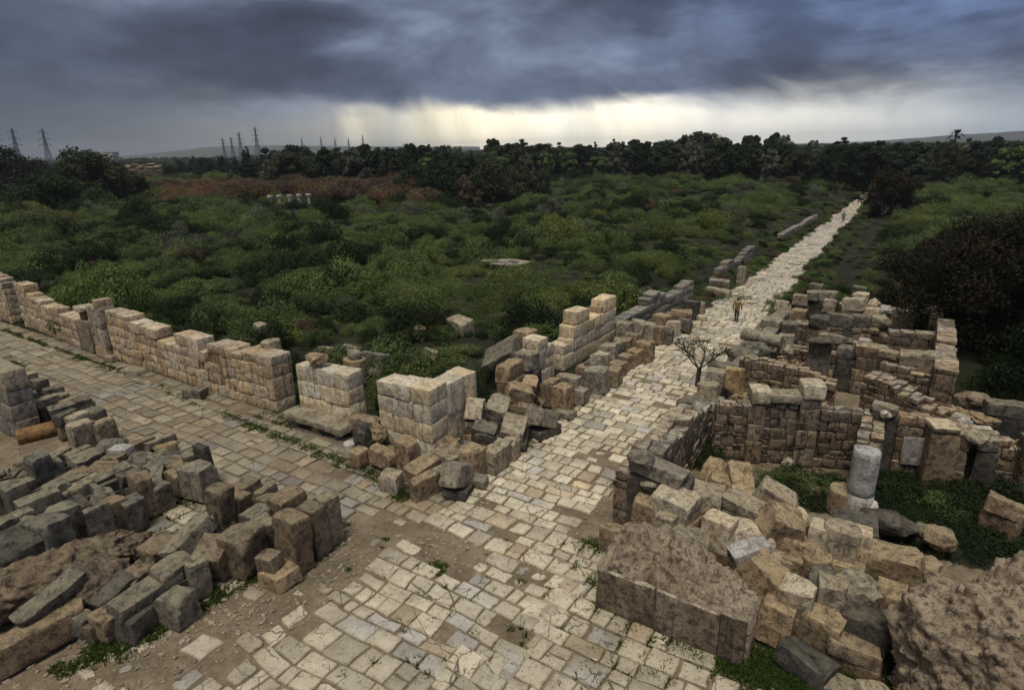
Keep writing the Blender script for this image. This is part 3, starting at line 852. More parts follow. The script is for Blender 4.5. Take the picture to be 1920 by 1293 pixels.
wall('door_pier', 'pale grey pier under a rounded dark cap in the middle rooms', (-3.55, 34.3), (-2.45, 34.4), .8, [(0, 1.9), (1, 1.9)], ch=.95, lr=(1.0, 1.1), mat='greywall', cat='pier')
wall('side_wall', 'long rear wall with a pale flat top leading back to the dark trees', (2.75, 31.6), (3.05, 43.5), .85, [(0, 2.35), (.3, 2.2), (.6, 2.3), (1, 1.9)], ch=.4, lr=(.5, 1.2), mat='ruin')
wall('room_wall', 'third cross wall of dark masonry topped by big grey blocks', (-5.1, 39.7), (2.6, 40.6), .8, [(0, 1.5), (.3, 1.45), (.6, 1.5), (1, 1.6)], ch=.4, lr=(.4, 1.0), mat='ruin')
wall('room_wall', 'farthest cross wall of tan blocks below the dark bushes', (-6.1, 45.6), (1.2, 47.0), .8, [(0, 1.35), (.3, 1.6), (.5, 1.2), (.75, 1.5), (1, 1.2)], ch=.5, lr=(.5, 1.2), mat='ruin')
wall('room_wall', 'low inner wall of small stones between the middle rooms', (-4.6, 36.2), (1.8, 36.9), .6, [(0, 1.0), (.4, .9), (.5, 1.2), (1, 1.0)], ch=.3, lr=(.3, .7), mat='ruin', rub=True)
wall('broken_wall', 'dark broken wall under the trees at the right edge', (4.2, 29.6), (9.5, 30.6), .8, [(0, 1.2), (.3, 1.5), (.5, 1.0), (1, 1.3)], ch=.45, lr=(.5, 1.1), mat='ruin')
wall('rough_pier', 'rough arched pier at the right edge of the picture', (4.55, 25.2), (6.4, 25.6), 1.0, [(0, 2.2), (1, 2.1)], ch=.5, lr=(.5, 1.0), mat='ruin', rub=True, cat='pier')
# narrow corbelled back to road: edge wall further along
wall('street_wall', 'low grey wall of piled blocks along the right kerb below the walker', (-6.9, 29.5), (-6.6, 43.5), .8, [(0, 1.0), (.3, 1.1), (.6, .9), (.8, 1.5), (1, 1.4)], ch=.5, lr=(.6, 1.2), mat='greywall', side=-1)

# white column
wc = empty('marble_column', (-.05, 21.05, 0)); tag(wc, 'pale marble column stump with a bright flat top in the ruined room', 'column')
V, Fc = drum(.40, 1.55, rb, 36, .014); link_mesh('upper_shaft', V, Fc, MAT['w'], (0, 0, 1.75), parent=wc, smooth=50)
V, Fc = drum(.41, 1.0, rb, 36, .014); link_mesh('lower_shaft', V, Fc, MAT['w'], (0, 0, .47), parent=wc, smooth=50)

# yellow capital on the grey pier
cp = empty('column_capital', (-43.55, 17.1, 2.05)); tag(cp, 'small yellow capital with a pale square top on the grey cracked pier', 'capital')
V, Fc = drum(.40, .55, rb, 24, .05); link_mesh('bell', V, Fc, MAT['o'], (0, 0, .32), parent=cp, smooth=50)
V, Fc = stone_shape(.55, .52, .14, rb, stepm=.2, wear=.7); link_mesh('abacus', V, Fc, MAT['c'], (0, 0, .75), parent=cp, smooth=38)

def lone(name, label, px, py, zt, L, W, H, yaw, rx, ry, m, sh='box', cat='stone', group=None):
    o = block(px, py, zt, L, W, H, yaw, rx, ry, m, sh, name=name); tag(o, label, cat, group); return o

lone('boulder', 'round brown boulder sitting on top of the free standing streaked wall', 593, 660, 3.45, .95, .85, .6, 0, 0, 0, 'b', 'round', 'boulder')
lone('stone_column', 'broken round column shaft just behind the broad streaked wall', 511, 638, 3.1, .95, .95, 3.1, 0, 0, 0, 'm', 'drum', 'column')
lone('stone_pillar', 'square dark topped stone pillar standing in the bushes', 490, 606, 1.9, 1.1, 1.0, 2.0, 5, 0, 0, 'm', 'box', 'pillar')
lone('stone_drum', 'low grey drum left of the dark topped pillar in the bushes', 467, 630, 1.1, 1.05, 1.05, 1.1, 0, 0, 0, 'g', 'drum', 'drum')
st = lone('carved_stump', 'brown column stump with a narrower knob on top among the bushes', 663, 672, 1.9, 1.15, 1.15, 1.35, 0, 0, 0, 'b', 'drum', 'column')
V, Fc = ico(.36, .36, .34, rb, 3, .1); link_mesh('knob', V, Fc, MAT['m'], (.02, 0, .85), parent=st, smooth=60)
lone('rounded_stone', 'rounded grey stone in the grass right of the carved stump', 703, 688, .9, 1.0, .8, .6, 0, 0, 0, 'g', 'round')
lone('stone_block', 'pale buff block with a shaded front alone in the scrub', 862, 597, 1.5, 2.0, 1.3, 1.4, -14, 5, 0, 'm')
lone('stone_block', 'small tan stone showing through the scrub left of the pale lone block', 787, 612, 1.5, .8, .7, .9, 20, 5, 10, 'b')
lone('stone_block', 'dark topped pillar stub behind the grey slanted slab', 985, 618, 1.9, 1.4, 1.0, 1.6, 0, 0, 0, 'b')
lone('stone_slab', 'thin pale slab edge in the grass below the lone block', 806, 655, 1.0, .9, .5, .6, 30, 0, 20, 'm')
lone('stone_block', 'flat grey block in the clearing behind the long stepped wall', 446, 596, 1.1, 1.5, 1.2, .9, 12, 0, 8, 'g')
lone('rounded_stone', 'rounded grey stone beside the flat block in the clearing', 420, 590, 1.1, 1.3, 1.1, 1.0, 0, 0, 0, 'g', 'round')
lone('grey_slab', 'large grey slab leaning in the scrub above the tumbled corner', 938, 655, 2.2, 2.2, 1.9, .4, 10, 22, -26, 'g')
lone('stone_block', 'dark weathered block lying on the side street by the wall foot', 365, 727, .5, 1.3, .8, .5, 22, 0, 0, 'g')
lone('stone_block', 'small pale block at the foot of the tall pilaster', 205, 667, .42, .8, .5, .4, 10, 0, 0, 'm')
lone('stone_slab', 'worn grey kerb slab lying out from the long stepped wall', 250, 690, .3, 1.6, .9, .35, 14, 0, 0, 'm')
lone('stone_block', 'tan cube standing alone on the street before the ashlar street wall', 1152, 984, .85, .85, .8, .85, 4, 0, 0, 'b')
lone('stone_block', 'flat cracked block with a groove in front of the three tall uprights', 522, 1064, .5, 1.15, .95, .5, -8, 4, 0, 'b')
lone('marble_plinth', 'small white moulded column base beside the rounded dark upright', 656, 829, .62, .55, .55, .6, 0, 0, 0, 'w', 'drum', 'base')
lone('column_shaft', 'orange column shaft lying in the dark hollow beside the tall wall end', 72, 796, .6, 1.7, .72, .7, 72, 0, 0, 'o', 'log', 'column')
lone('rounded_stone', 'big rounded grey boulder on the street wall before the bare bush', 1305, 742, 2.0, 1.5, 1.4, 1.3, 0, 0, 0, 'g', 'round', 'boulder')
lone('stone_block', 'yellow brown squared block standing on the wall right of the bare bush', 1380, 690, 2.35, .95, .9, 1.1, 6, 0, 0, 'y')

# ------------------------------------------------------------------ tumbled blocks
G1 = 'tumbled blocks beside the side street'
row("in the small heap by the left edge", G1, [
 (50, 700, 1.0, .5, 1.0, .5, 5, 0, 0, 'm'), (71, 710, 1.1, .8, .7, .8, 8, 0, 5, 'g'), (43, 728, 1.2, .5, .7, .35, 0, 0, 0, 'g'), (98, 726, 1.0, .7, .95, .7, 6, 0, 0, 'g'),
 (54, 737, 1.25, .6, .8, .5, -5, 5, 0, 'g'), (86, 744, 1.2, .42, 1.2, .4, 3, 0, 8, 'm'), (113, 738, 1.0, .6, .6, .6, 10, 0, 0, 'm'), (125, 748, .9, .5, .8, .5, 4, 0, 0, 'b'),
 (115, 758, 1.3, .6, 1.2, .5, 5, 4, 8, 'g'), (152, 747, .95, .75, .85, .95, 0, 0, 0, 'g'), (122, 773, 1.2, .5, 1.1, .5, 3, 0, 0, 'd'), (142, 776, 1.3, .6, 1.0, .45, 5, 6, 0, 'm'),
 (174, 765, 1.1, .8, .85, 1.1, 6, 0, 0, 'g'), (147, 791, 1.25, .8, 1.0, 1.25, 4, 0, 0, 'm'), (188, 787, 1.1, .85, 1.0, 1.1, 2, 0, 0, 'b')])
row("along the dark left heap's back edge", G2, [
 (66, 852, 1.6, .75, .75, 1.6, 5, 0, 6, 'g'), (92, 864, 1.15, .8, .8, 1.15, 0, 0, 0, 'g'), (110, 845, .9, .6, 1.0, .6, 8, 0, 0, 'm'), (144, 842, .95, .35, 1.1, .45, 5, 0, 0, 'm'),
 (157, 852, .95, .75, 1.2, .5, 6, 0, 14, 'm'), (206, 822, .95, 1.35, 1.25, .9, 0, 0, 0, 'g', 'round'), (225, 838, .9, .9, .7, .28, 35, 0, 6, 'w'), (214, 853, .95, .9, .7, .8, 12, 0, 0, 'b'),
 (254, 828, .7, .6, 1.7, .5, 4, 0, 0, 'b'), (300, 821, .6, .32, 1.5, .35, 3, 0, 0, 'm'), (266, 848, 1.0, 1.1, 1.0, 1.0, 15, 0, 0, 'g', 'round')])
row("in the dark left heap's middle line", G2, [
 (312, 832, .45, .5, .9, .4, 5, 0, 0, 'y'), (295, 850, .9, .45, .9, .5, 10, 0, 6, 'm'), (322, 850, 1.0, .9, .8, .7, 25, 10, 0, 'd'), (336, 862, 1.0, 1.0, .9, .6, 20, 8, 0, 'b'),
 (296, 865, 1.05, .75, 1.2, .6, 10, 0, 10, 'g'), (360, 845, 1.25, .66, .66, 1.3, 0, 8, 0, 'g', 'drum'), (191, 872, 1.15, .9, .9, .4, 45, 8, 8, 'b'), (208, 881, 1.2, .55, 1.4, .5, 4, 0, 8, 'g'),
 (237, 882, 1.1, .7, .9, .5, 12, 0, 0, 'g'), (291, 882, 1.0, 1.2, .5, .6, -28, 0, 12, 'g'), (326, 884, 1.0, 1.1, .5, .9, -5, 0, 0, 'b'), (379, 834, 1.7, .9, .32, 1.7, 0, 4, -4, 'd')])
row("in the dark left heap's second row", G2, [
 (26, 905, 1.35, .75, .8, 1.35, 0, 0, 0, 'g'), (7, 907, 1.1, .6, .9, 1.1, 0, 0, 0, 'g'), (44, 900, 1.0, .6, .7, .4, 10, 0, 0, 'm'), (139, 888, 1.1, .9, 1.2, .5, 6, 0, 6, 'b'),
 (125, 897, 1.1, .6, .6, .5, 0, 0, 0, 'm'), (158, 901, 1.1, .55, 1.3, .45, 8, 0, 0, 'm'), (202, 896, 1.0, .6, 1.4, .5, 4, 0, 6, 'g'), (104, 906, 1.25, .9, .8, 1.25, 0, 0, 0, 'g'),
 (128, 915, 1.0, .7, .8, .6, 8, 0, 0, 'm'), (186, 919, 1.2, 1.1, .9, .8, 0, 0, 0, 'm', 'round'), (258, 888, 1.65, .72, .72, 1.65, 4, 0, 0, 'b'), (293, 906, 1.05, .9, .75, 1.05, 2, 0, 0, 'g'),
 (368, 872, 1.35, 1.15, 1.0, 1.35, 4, 0, 0, 'c')])
row("in the dark left heap's front row", G2, [
 (70, 928, 1.3, .7, 1.4, 1.2, 5, 0, 0, 'm'), (31, 962, 1.3, .55, 1.0, .4, 5, 0, 0, 'm'), (36, 978, 1.2, .8, .8, .6, 25, 8, 0, 'g'), (3, 974, 1.4, .7, .8, 1.2, 20, 0, 0, 'g'),
 (110, 950, 1.8, .65, .95, 1.8, 4, 0, 0, 'm'), (142, 941, 1.65, 1.05, .9, 1.65, 0, 0, 0, 'd'), (177, 945, 1.55, .75, .85, 1.55, 0, 0, 0, 'g'), (206, 938, 1.3, .8, .95, 1.3, 8, 0, 0, 'b'),
 (243, 934, 1.2, .85, .8, 1.2, 0, 0, 0, 'g'), (84, 972, 1.85, 1.2, 1.0, 1.85, 0, 0, 0, 'g'), (22, 1005, 1.7, 1.4, 1.2, 1.7, 10, 0, 0, 'd')])
row("in the upper lower-left foreground heap", G3, [
 (297, 1013, .75, .9, 1.2, .5, 10, 0, 0, 'b'), (352, 995, 1.05, .85, 1.9, .55, 8, 18, -14, 'm'), (386, 970, .9, .8, .8, .8, 0, 0, 0, 'm', 'round'), (322, 1052, 1.25, .75, 1.3, .5, 6, 0, 10, 'm'),
 (362, 1048, 1.2, .7, .65, 1.2, 0, 0, 0, 'm'), (400, 1018, 1.1, 1.1, 1.2, .9, 20, 18, 0, 'b'), (272, 1098, 1.05, .75, 2.1, .4, 4, 0, 6, 'm')])
row("on the lower-left foreground heap's street edge", G3, [
 (327, 1112, .85, .95, .85, .85, 8, 0, 0, 'm'), (217, 1135, .75, .8, 1.3, .7, 6, 0, 0, 'b'), (150, 1150, .7, .55, .5, .6, 20, 0, 12, 'g'), (172, 1166, .5, .5, .5, .5, 15, 0, 0, 'b'),
 (45, 1180, .8, .9, 3.0, .75, 4, 0, 0, 'b'), (250, 1072, .9, .8, 1.0, .7, 15, 0, 0, 'b'), (212, 1098, .9, .8, 1.3, .5, 10, 12, 0, 'd')])
row("in the group left of the crossing", G4, [
 (407, 912, 1.65, .75, .75, 1.65, 3, 0, 0, 'b'), (460, 903, 1.0, .75, 1.0, 1.0, 2, 0, 0, 'b'), (496, 910, .7, .6, 1.1, .55, 4, 0, 0, 'm'), (444, 927, .95, .75, .75, .95, 5, 0, 0, 'b'),
 (536, 926, 1.1, .95, 1.3, .85, 4, 0, 0, 'b'), (498, 931, .9, .6, .7, .9, 10, 0, 0, 'b'), (480, 953, 1.2, .85, .85, 1.2, 0, 0, 0, 'm'), (492, 975, 1.2, .85, .75, 1.2, 0, 0, 0, 'm'),
 (450, 994, 1.4, 1.1, 1.15, 1.4, 3, 0, 0, 'b'), (505, 1037, .95, .75, .6, .95, 0, 0, 0, 'b'), (543, 965, 1.85, 1.1, .80, 1.85, -2, 0, 0, 'b'), (581, 946, 1.72, .95, .66, 1.72, 3, 0, 0, 'b'), (611, 929, 1.66, .78, .70, 1.66, -2, 0, 0, 'm')])
G5 = 'tumbled blocks at the street corner'
row("in front of the cream corner pier", G5, [
 (735, 884, .75, .85, .8, .75, 10, 0, 0, 'm'), (790, 866, .9, .85, 1.7, .6, 4, 0, 8, 'b'), (806, 884, .95, .45, 1.9, 1.0, -8, 0, 12, 'b'), (855, 870, 1.15, .95, 1.35, .8, 12, -22, 0, 'm'),
 (886, 838, 1.15, 1.0, .95, 1.15, 2, 0, 0, 'b'), (840, 845, .5, 1.3, 1.1, .5, 0, 0, 0, 'm'), (924, 838, 1.0, .85, .9, 1.0, 0, 0, 0, 'm'), (942, 828, 1.0, .65, .9, 1.0, 0, 0, 0, 'm'), (958, 820, .95, .7, .7, .95, 0, 0, 0, 'm'), (893, 893, .35, 1.0, .6, .35, 20, 0, 0, 'm')])
row("in the gap left of the corner pier", G5, [
 (678, 795, 1.45, .85, .75, 1.5, 0, 0, 0, 'd', 'round'), (672, 842, .75, .7, .7, .75, 0, 0, 0, 'b'), (762, 824, 1.45, 1.0, .75, 1.5, -6, 0, 0, 'b'), (717, 842, .9, 1.5, .6, .7, -4, 0, 0, 'b'), (686, 782, .9, 1.6, .8, .9, 0, 0, 0, 'b'), (708, 795, .95, .8, .7, .9, 0, 0, 0, 'b', 'round'), (726, 735, 1.6, .5, .7, 1.6, 0, 0, 0, 'b')])
row("in the slope right of the corner pier", G5, [
 (890, 748, 1.8, .85, 1.0, .85, 18, -12, 6, 'c'), (907, 795, 1.0, 1.1, .9, .9, 30, 12, 10, 'g'), (917, 815, .7, 1.5, .55, .6, 35, 0, 12, 'd'), (875, 826, .6, .8, .6, .6, 0, 0, 0, 'g', 'round'),
 (932, 752, 1.5, 1.1, 1.4, .7, 28, 14, 16, 'm'), (962, 790, 1.1, 1.15, 1.45, .7, 22, 10, 14, 'm'), (972, 722, 1.6, 1.3, .85, .8, 35, 10, 20, 'b'), (993, 708, 1.7, .8, .9, .6, 25, 20, 20, 'b'),
 (955, 680, 2.2, .85, 1.9, .8, 8, 0, 0, 'b'), (984, 660, 2.3, 1.5, .9, .9, 6, 0, 0, 'm'), (1015, 768, 1.2, 1.0, 1.4, .75, -20, -24, -14, 'm'), (985, 757, 1.0, .9, .8, .7, 30, 0, 15, 'b'), (955, 770, .6, .45, .4, .45, 0, 0, 0, 'm', 'round')])
G6 = 'blocks lined up along the left of the long street'
row("on the long street's near left kerb", G6, [
 (1033, 712, 1.25, .85, 1.0, 1.25, 4, 0, 0, 'b'), (1055, 722, 1.3, .9, .95, 1.3, 8, 0, 0, 'b'), (1066, 703, 1.25, 1.4, .7, 1.25, 0, 0, 0, 'm'), (1087, 728, .75, .85, .8, .75, 0, 0, 0, 'm'), (1120, 690, 1.3, 1.3, 1.1, 1.3, 2, 0, 0, 'm'),
 (1096, 685, 1.2, .8, .9, 1.2, 0, 0, 0, 'b'), (1152, 690, .95, .75, 1.0, .95, 0, 0, 0, 'b'), (1108, 675, 1.5, .7, .6, .4, 0, 0, 0, 'g', 'round'), (1125, 661, 1.3, .9, .9, 1.0, 4, 0, 0, 'c'), (1060, 770, .3, 1.1, .8, .3, 0, 0, 0, 'm')])
row("below the two tall wall stubs", G6, [
 (1142, 645, 1.35, 1.1, 1.0, 1.0, 4, 0, 0, 'm'), (1158, 641, 1.3, .6, .9, 1.0, 0, 0, 0, 'm'), (1158, 678, .85, .9, 1.0, .85, 0, 0, 0, 'b'), (1175, 664, .9, .8, 1.1, .9, 0, 0, 0, 'b'), (1192, 655, .9, .8, 1.1, .9, 0, 0, 0, 'b'),
 (1168, 634, 1.3, 1.2, .9, .9, 8, 6, 0, 'b'), (1172, 604, 1.6, 1.0, .9, 1.0, 4, 0, 0, 'm'), (1197, 600, 1.5, 1.1, .9, 1.3, 2, 0, 0, 'm'), (1187, 625, 1.3, .9, .9, 1.0, 0, 0, 0, 'b'), (1210, 640, 1.2, 1.1, 1.0, 1.2, 4, 0, 0, 'b')])
row("below the long grey street wall", G6, [
 (1217, 606, 1.3, .9, .9, 1.3, 0, 0, 0, 'm'), (1237, 611, 1.15, .9, .9, 1.15, 5, 0, 0, 'b'), (1252, 616, 1.0, .8, .9, 1.0, 0, 0, 0, 'g'), (1242, 590, 1.2, 1.2, 1.0, 1.0, 0, 0, 0, 'b'), (1263, 602, .95, .9, .9, .95, 0, 0, 0, 'c'),
 (1285, 598, .95, 1.0, .9, .95, 0, 0, 0, 'g'), (1272, 581, 1.1, 1.2, 1.0, .9, 10, 0, 8, 'b'), (1288, 580, 1.0, .9, .9, .9, 0, 0, 0, 'b', 'round'), (1298, 563, 1.4, 1.2, 1.0, 1.4, 0, 0, 0, 'd'), (1316, 567, 1.2, .5, .8, 1.2, 0, 0, 0, 'm'), (1312, 590, .4, 1.2, .9, .35, 10, 0, 0, 'c')])
row("in the grass verge beyond the walker", G6, [(1347, 541, .7, 2.4, .9, .6, 0, 0, 0, 'm'), (1350, 524, .9, 1.9, .9, .8, 4, 0, 0, 'm'), (1392, 500, 1.6, .8, .8, 1.6, 0, 0, 0, 'm')])
G7 = 'tumbled blocks in the right heap'
row("on the street wall's front pier", G7, [
 (1202, 843, 3.3, .85, .85, .55, 0, 0, 0, 'g', 'round'), (1236, 868, 2.85, 1.95, .85, .45, -4, 0, 6, 'm'), (1225, 890, 2.4, .9, .9, .5, 0, 0, 0, 'm', 'round')])
row("in the upper part of the right heap", G7, [
 (1267, 924, 2.35, 1.35, 1.0, .75, -6, 4, 8, 'c'), (1323, 916, 2.1, 1.2, 1.3, .75, 10, -6, 0, 'm'), (1367, 928, 2.0, .8, .9, .8, 5, 0, 0, 'm'), (1350, 893, 1.9, .9, .8, 1.0, 10, 0, 12, 'b'), (1392, 900, 2.0, .85, 2.2, .6, 14, 24, 0, 'b'),
 (1350, 866, 1.7, .3, 1.4, .9, 70, 0, 30, 'b'), (1455, 916, 2.4, 1.3, .9, .9, 10, 0, 26, 'm'), (1412, 944, 2.2, 1.9, .8, .35, -6, 0, 6, 'm'), (1487, 950, 2.2, 1.0, .9, .7, 0, 0, 14, 'c', 'round'), (1502, 968, 1.9, .8, .7, .8, 10, 0, 0, 'g')])
row("in the middle of the right heap", G7, [
 (1250, 965, 1.9, .72, .6, 1.9, 2, 0, 0, 'm'), (1215, 935, 1.9, .9, .8, 1.0, 0, 0, 0, 'b'), (1352, 968, 2.2, .95, .8, 1.0, 3, 0, 0, 'c'), (1402, 985, 1.9, 1.8, .85, .45, 6, 0, 5, 'c'), (1465, 957, 2.45, 1.15, 1.1, 1.05, 28, 14, 16, 'b'),
 (1409, 1020, 1.75, 1.2, .7, .55, 28, 0, -18, 'w'), (1440, 1058, 1.7, 1.45, .95, .9, -14, 0, 24, 'b'), (1487, 1003, 1.85, 1.3, .8, .6, -4, 0, 6, 'b'), (1456, 1030, 1.5, 1.1, .7, .6, -10, 0, 10, 'm'), (1290, 998, 1.6, 1.2, 1.0, 1.2, 18, 0, 10, 'm'),
 (1490, 1040, 1.5, .55, .65, 1.0, 0, 0, 0, 'b'), (1530, 1036, 1.6, .85, .8, 1.2, 0, 0, 0, 'b', 'drum')])
row("on the right heap's crest", G7, [
 (1540, 982, 2.2, .55, .75, 1.0, 0, 0, 0, 'c'), (1580, 985, 2.3, 1.0, .85, 1.05, -3, -6, 0, 'm'), (1620, 993, 2.2, .55, .7, .9, 0, 0, 0, 'c'), (1672, 1033, 1.9, 1.75, 1.0, .95, -4, 0, -10, 'b'), (1740, 1040, 1.6, .7, .7, .7, 0, 0, 0, 'b', 'round'), (1585, 1050, 1.5, 1.1, .8, .8, 0, 0, 0, 'b'), (1605, 975, 1.6, 1.3, 1.4, .9, 0, 0, 0, 'd')])
row("low between big block and boulder", G7, [
 (1497, 1092, 1.7, .92, .75, .8, -8, 8, 4, 'c'), (1550, 1066, 1.8, .8, .8, 1.0, 0, 0, 0, 'g', 'round'), (1562, 1085, 1.75, .75, .7, .9, 4, 0, 0, 'm'), (1615, 1078, 1.7, 1.3, .9, 1.0, -8, 0, 14, 'm', 'round'), (1545, 1148, 1.15, 1.05, .75, .9, -10, 6, 4, 'b'),
 (1460, 1128, 1.2, .9, .8, 1.1, 0, 0, 0, 'b'), (1672, 1102, 1.5, .8, .9, .9, 0, 0, 0, 'b'), (1602, 1200, .8, 1.3, .8, .4, -6, 0, 8, 'b'), (1512, 1225, .55, 1.4, .8, .5, -10, 0, 6, 'd'), (1640, 1280, .35, .7, .6, .4, 0, 0, 0, 'm', 'round'), (1588, 1285, .2, 1.3, .8, .25, 0, 0, 0, 'm'), (1625, 1150, 1.2, 1.2, 1.0, 1.2, 0, 0, 0, 'd')])
row("on the dark floor behind the boulder", G7, [(1767, 988, .9, .9, .8, .8, 0, 0, 0, 'b', 'round'), (1735, 985, .7, .8, .7, .6, 0, 0, 0, 'g', 'round'), (1665, 958, 1.0, 1.5, .9, .7, 0, 0, 0, 'd', 'round'), (1635, 940, .75, .5, .45, .4, 0, 0, 0, 'w', 'round'), (1582, 915, .9, .9, .9, .9, 0, 0, 0, 'b', 'drum'), (1612, 968, .35, .75, .7, .4, 0, 0, 0, 'd'),
 (1885, 935, 1.4, 1.1, .7, .5, -10, 0, 10, 'b'), (1480, 860, .35, .5, .4, .35, 0, 0, 0, 'c', 'round')])
G8 = 'loose blocks among the ruined rooms'
row("on the long street's right kerb", G8, [
 (1467, 564, 1.9, 1.0, .9, .6, 4, 0, 0, 'c'), (1471, 582, 1.4, 1.1, 1.0, .6, 2, 0, 0, 'b'), (1450, 597, 1.5, 1.3, 1.0, .7, 6, 0, 0, 'm'), (1482, 604, 1.5, 1.0, .9, .9, 0, 0, 0, 'g'), (1429, 622, 1.5, 2.3, .75, .7, -6, 0, 0, 'm', 'log'),
 (1417, 641, 1.4, 1.7, 1.2, 1.0, 0, 0, 0, 'g', 'round'), (1392, 652, 1.3, 1.5, 1.2, .9, 0, 0, 0, 'g', 'round'), (1475, 627, 1.4, 1.0, .8, 1.1, 0, 0, 0, 'm'), (1480, 648, 1.5, .6, .6, .8, 0, 0, 0, 'm', 'round'), (1345, 694, 1.9, 1.1, 1.0, .7, 4, 0, 0, 'm'), (1330, 718, 1.9, 1.0, 1.0, .9, 0, 0, 0, 'm'), (1352, 682, 1.7, 1.3, .9, .5, 0, 0, 0, 'g')])
row("on and before the farthest cross wall", G8, [
 (1502, 552, 2.0, 1.1, .8, .7, 0, 0, 0, 'm'), (1542, 546, 2.3, 2.1, .8, .6, 0, 0, 0, 'm'), (1532, 532, 2.4, 1.0, .8, .7, 0, 0, 0, 'g'), (1557, 562, 2.0, .9, .8, .9, 0, 0, 0, 'm'), (1603, 559, 2.1, 1.5, .9, .8, 0, 0, 0, 'c'), (1615, 549, 2.1, 1.2, .8, .7, 0, 0, 0, 'c'),
 (1612, 537, 2.2, 1.1, .8, .6, 0, 0, 0, 'g'), (1640, 560, 2.0, .9, .9, .9, 0, 0, 0, 'c', 'round'), (1637, 577, 1.5, 1.2, .8, .7, 0, 0, 0, 'c'), (1500, 580, 1.5, 1.0, .8, .7, 0, 0, 0, 'b'), (1662, 572, 1.8, .8, .8, .8, 0, 0, 0, 'w', 'round')])
row("on top of the third cross wall", G8, [
 (1537, 591, 2.2, 1.2, .8, .8, 0, 0, 0, 'd'), (1577, 589, 2.2, 1.6, .8, .75, 0, 0, 0, 'g'), (1617, 591, 2.2, 1.2, .8, .8, 0, 0, 0, 'g'), (1652, 590, 2.2, 1.3, .9, .8, 0, 0, 0, 'm', 'round')])
row("between the middle rooms", G8, [
 (1550, 625, 1.5, .9, .6, .5, 0, 0, 0, 'm'), (1573, 629, 1.5, .9, .6, .5, 0, 0, 0, 'm'), (1595, 634, 1.4, .7, .6, .5, 0, 0, 0, 'g', 'round'), (1623, 636, 1.5, .7, .6, .4, 20, 0, 0, 'w'), (1608, 640, 1.3, .45, .5, .4, 0, 0, 0, 'w'), (1647, 645, 2.1, 1.2, .7, .6, 0, 0, 0, 'm', 'round'), (1540, 633, 2.3, 1.35, 1.0, .4, 0, 0, 0, 'd', 'round'),
 (1587, 649, 2.3, .9, .8, .6, 0, 0, 0, 'g'), (1657, 655, 2.1, 1.5, .7, .35, 0, 0, 0, 'm'), (1724, 660, 2.35, 1.7, .9, .9, 0, 0, 0, 'm')])
row("on the walls around the white column", G8, [
 (1660, 757, 2.75, 1.0, .6, .3, 10, 0, 4, 'm'), (1662, 768, 2.6, .4, .4, .3, 0, 0, 0, 'w', 'round'), (1768, 793, 2.45, 1.0, .95, .2, 14, 0, 4, 'c'), (1830, 808, 2.3, .9, .8, .5, 10, 0, 0, 'm', 'round'), (1855, 818, 2.1, .7, .7, .5, 0, 0, 0, 'm'), (1845, 775, 1.9, 1.2, .8, .5, 0, 0, 10, 'b', 'round'), (1812, 785, 1.8, .6, .5, .5, 0, 0, 0, 'w', 'round'),
 (1832, 735, 2.1, 1.2, .9, .8, 0, 0, 0, 'b', 'round'), (1885, 770, 1.7, 1.0, .7, .7, 12, 0, 0, 'g'), (1895, 755, 2.4, 1.8, .9, .5, 10, 0, 0, 'g'), (1640, 640, 0.6, .8, .6, .6, 0, 0, 0, 'b'), (1755, 572, 1.9, .9, .8, .6, 0, 0, 0, 'w', 'round'), (1758, 587, 1.7, .8, .8, .8, 0, 0, 0, 'c')])

# ------------------------------------------------------------------ big fallen masses
def lumpy(a, b, c, rng, sub=6, seed=0.0, k=1.0):
    import bmesh
    bm = bmesh.new(); bmesh.ops.create_icosphere(bm, subdivisions=sub, radius=1)
    V = []
    for v in bm.verts:
        p = np.array(v.co)
        q = Vector(p * np.array([a, b, c]))
        f = 1 + .17 * noise.noise(q * .55 + Vector((seed, 0, 0))) + .10 * noise.noise(q * 1.4 + Vector((0, seed, 0)))
        pits = noise.voronoi(q * 2.4 + Vector((seed, seed, 0)))[0][0]
        p2_ = noise.voronoi(q * 6.0 + Vector((seed, 1, 0)))[0][0]
        lump = k * (.11 * (min(pits, .6) - .3) + .05 * (min(p2_, .6) - .3))
        fine = .045 * noise.fractal(q * 2.8 + Vector((seed, 3, 0)), .7, 2.0, 5)
        V.append(p * (f - lump + fine) * np.array([a, b, c]))
    Fc = [tuple(v.index for v in f.verts) for f in bm.faces]; bm.free()
    return np.array(V), Fc

rk = random.Random(4)
V, Fc = lumpy(2.75, 2.2, 2.9, rk, 7, 3.3, 1.25)
V[:, 2] = np.where(V[:, 2] < -1.0, -1.0 + (V[:, 2] + 1) * .25, V[:, 2])
o = link_mesh('fallen_boulder', V, Fc, MAT['rock'], (3.75, 14.35, .85), smooth=180)
o.rotation_euler = (0, math.radians(8), math.radians(24)); tag(o, 'huge lumpy conglomerate boulder filling the lower right corner', 'boulder')

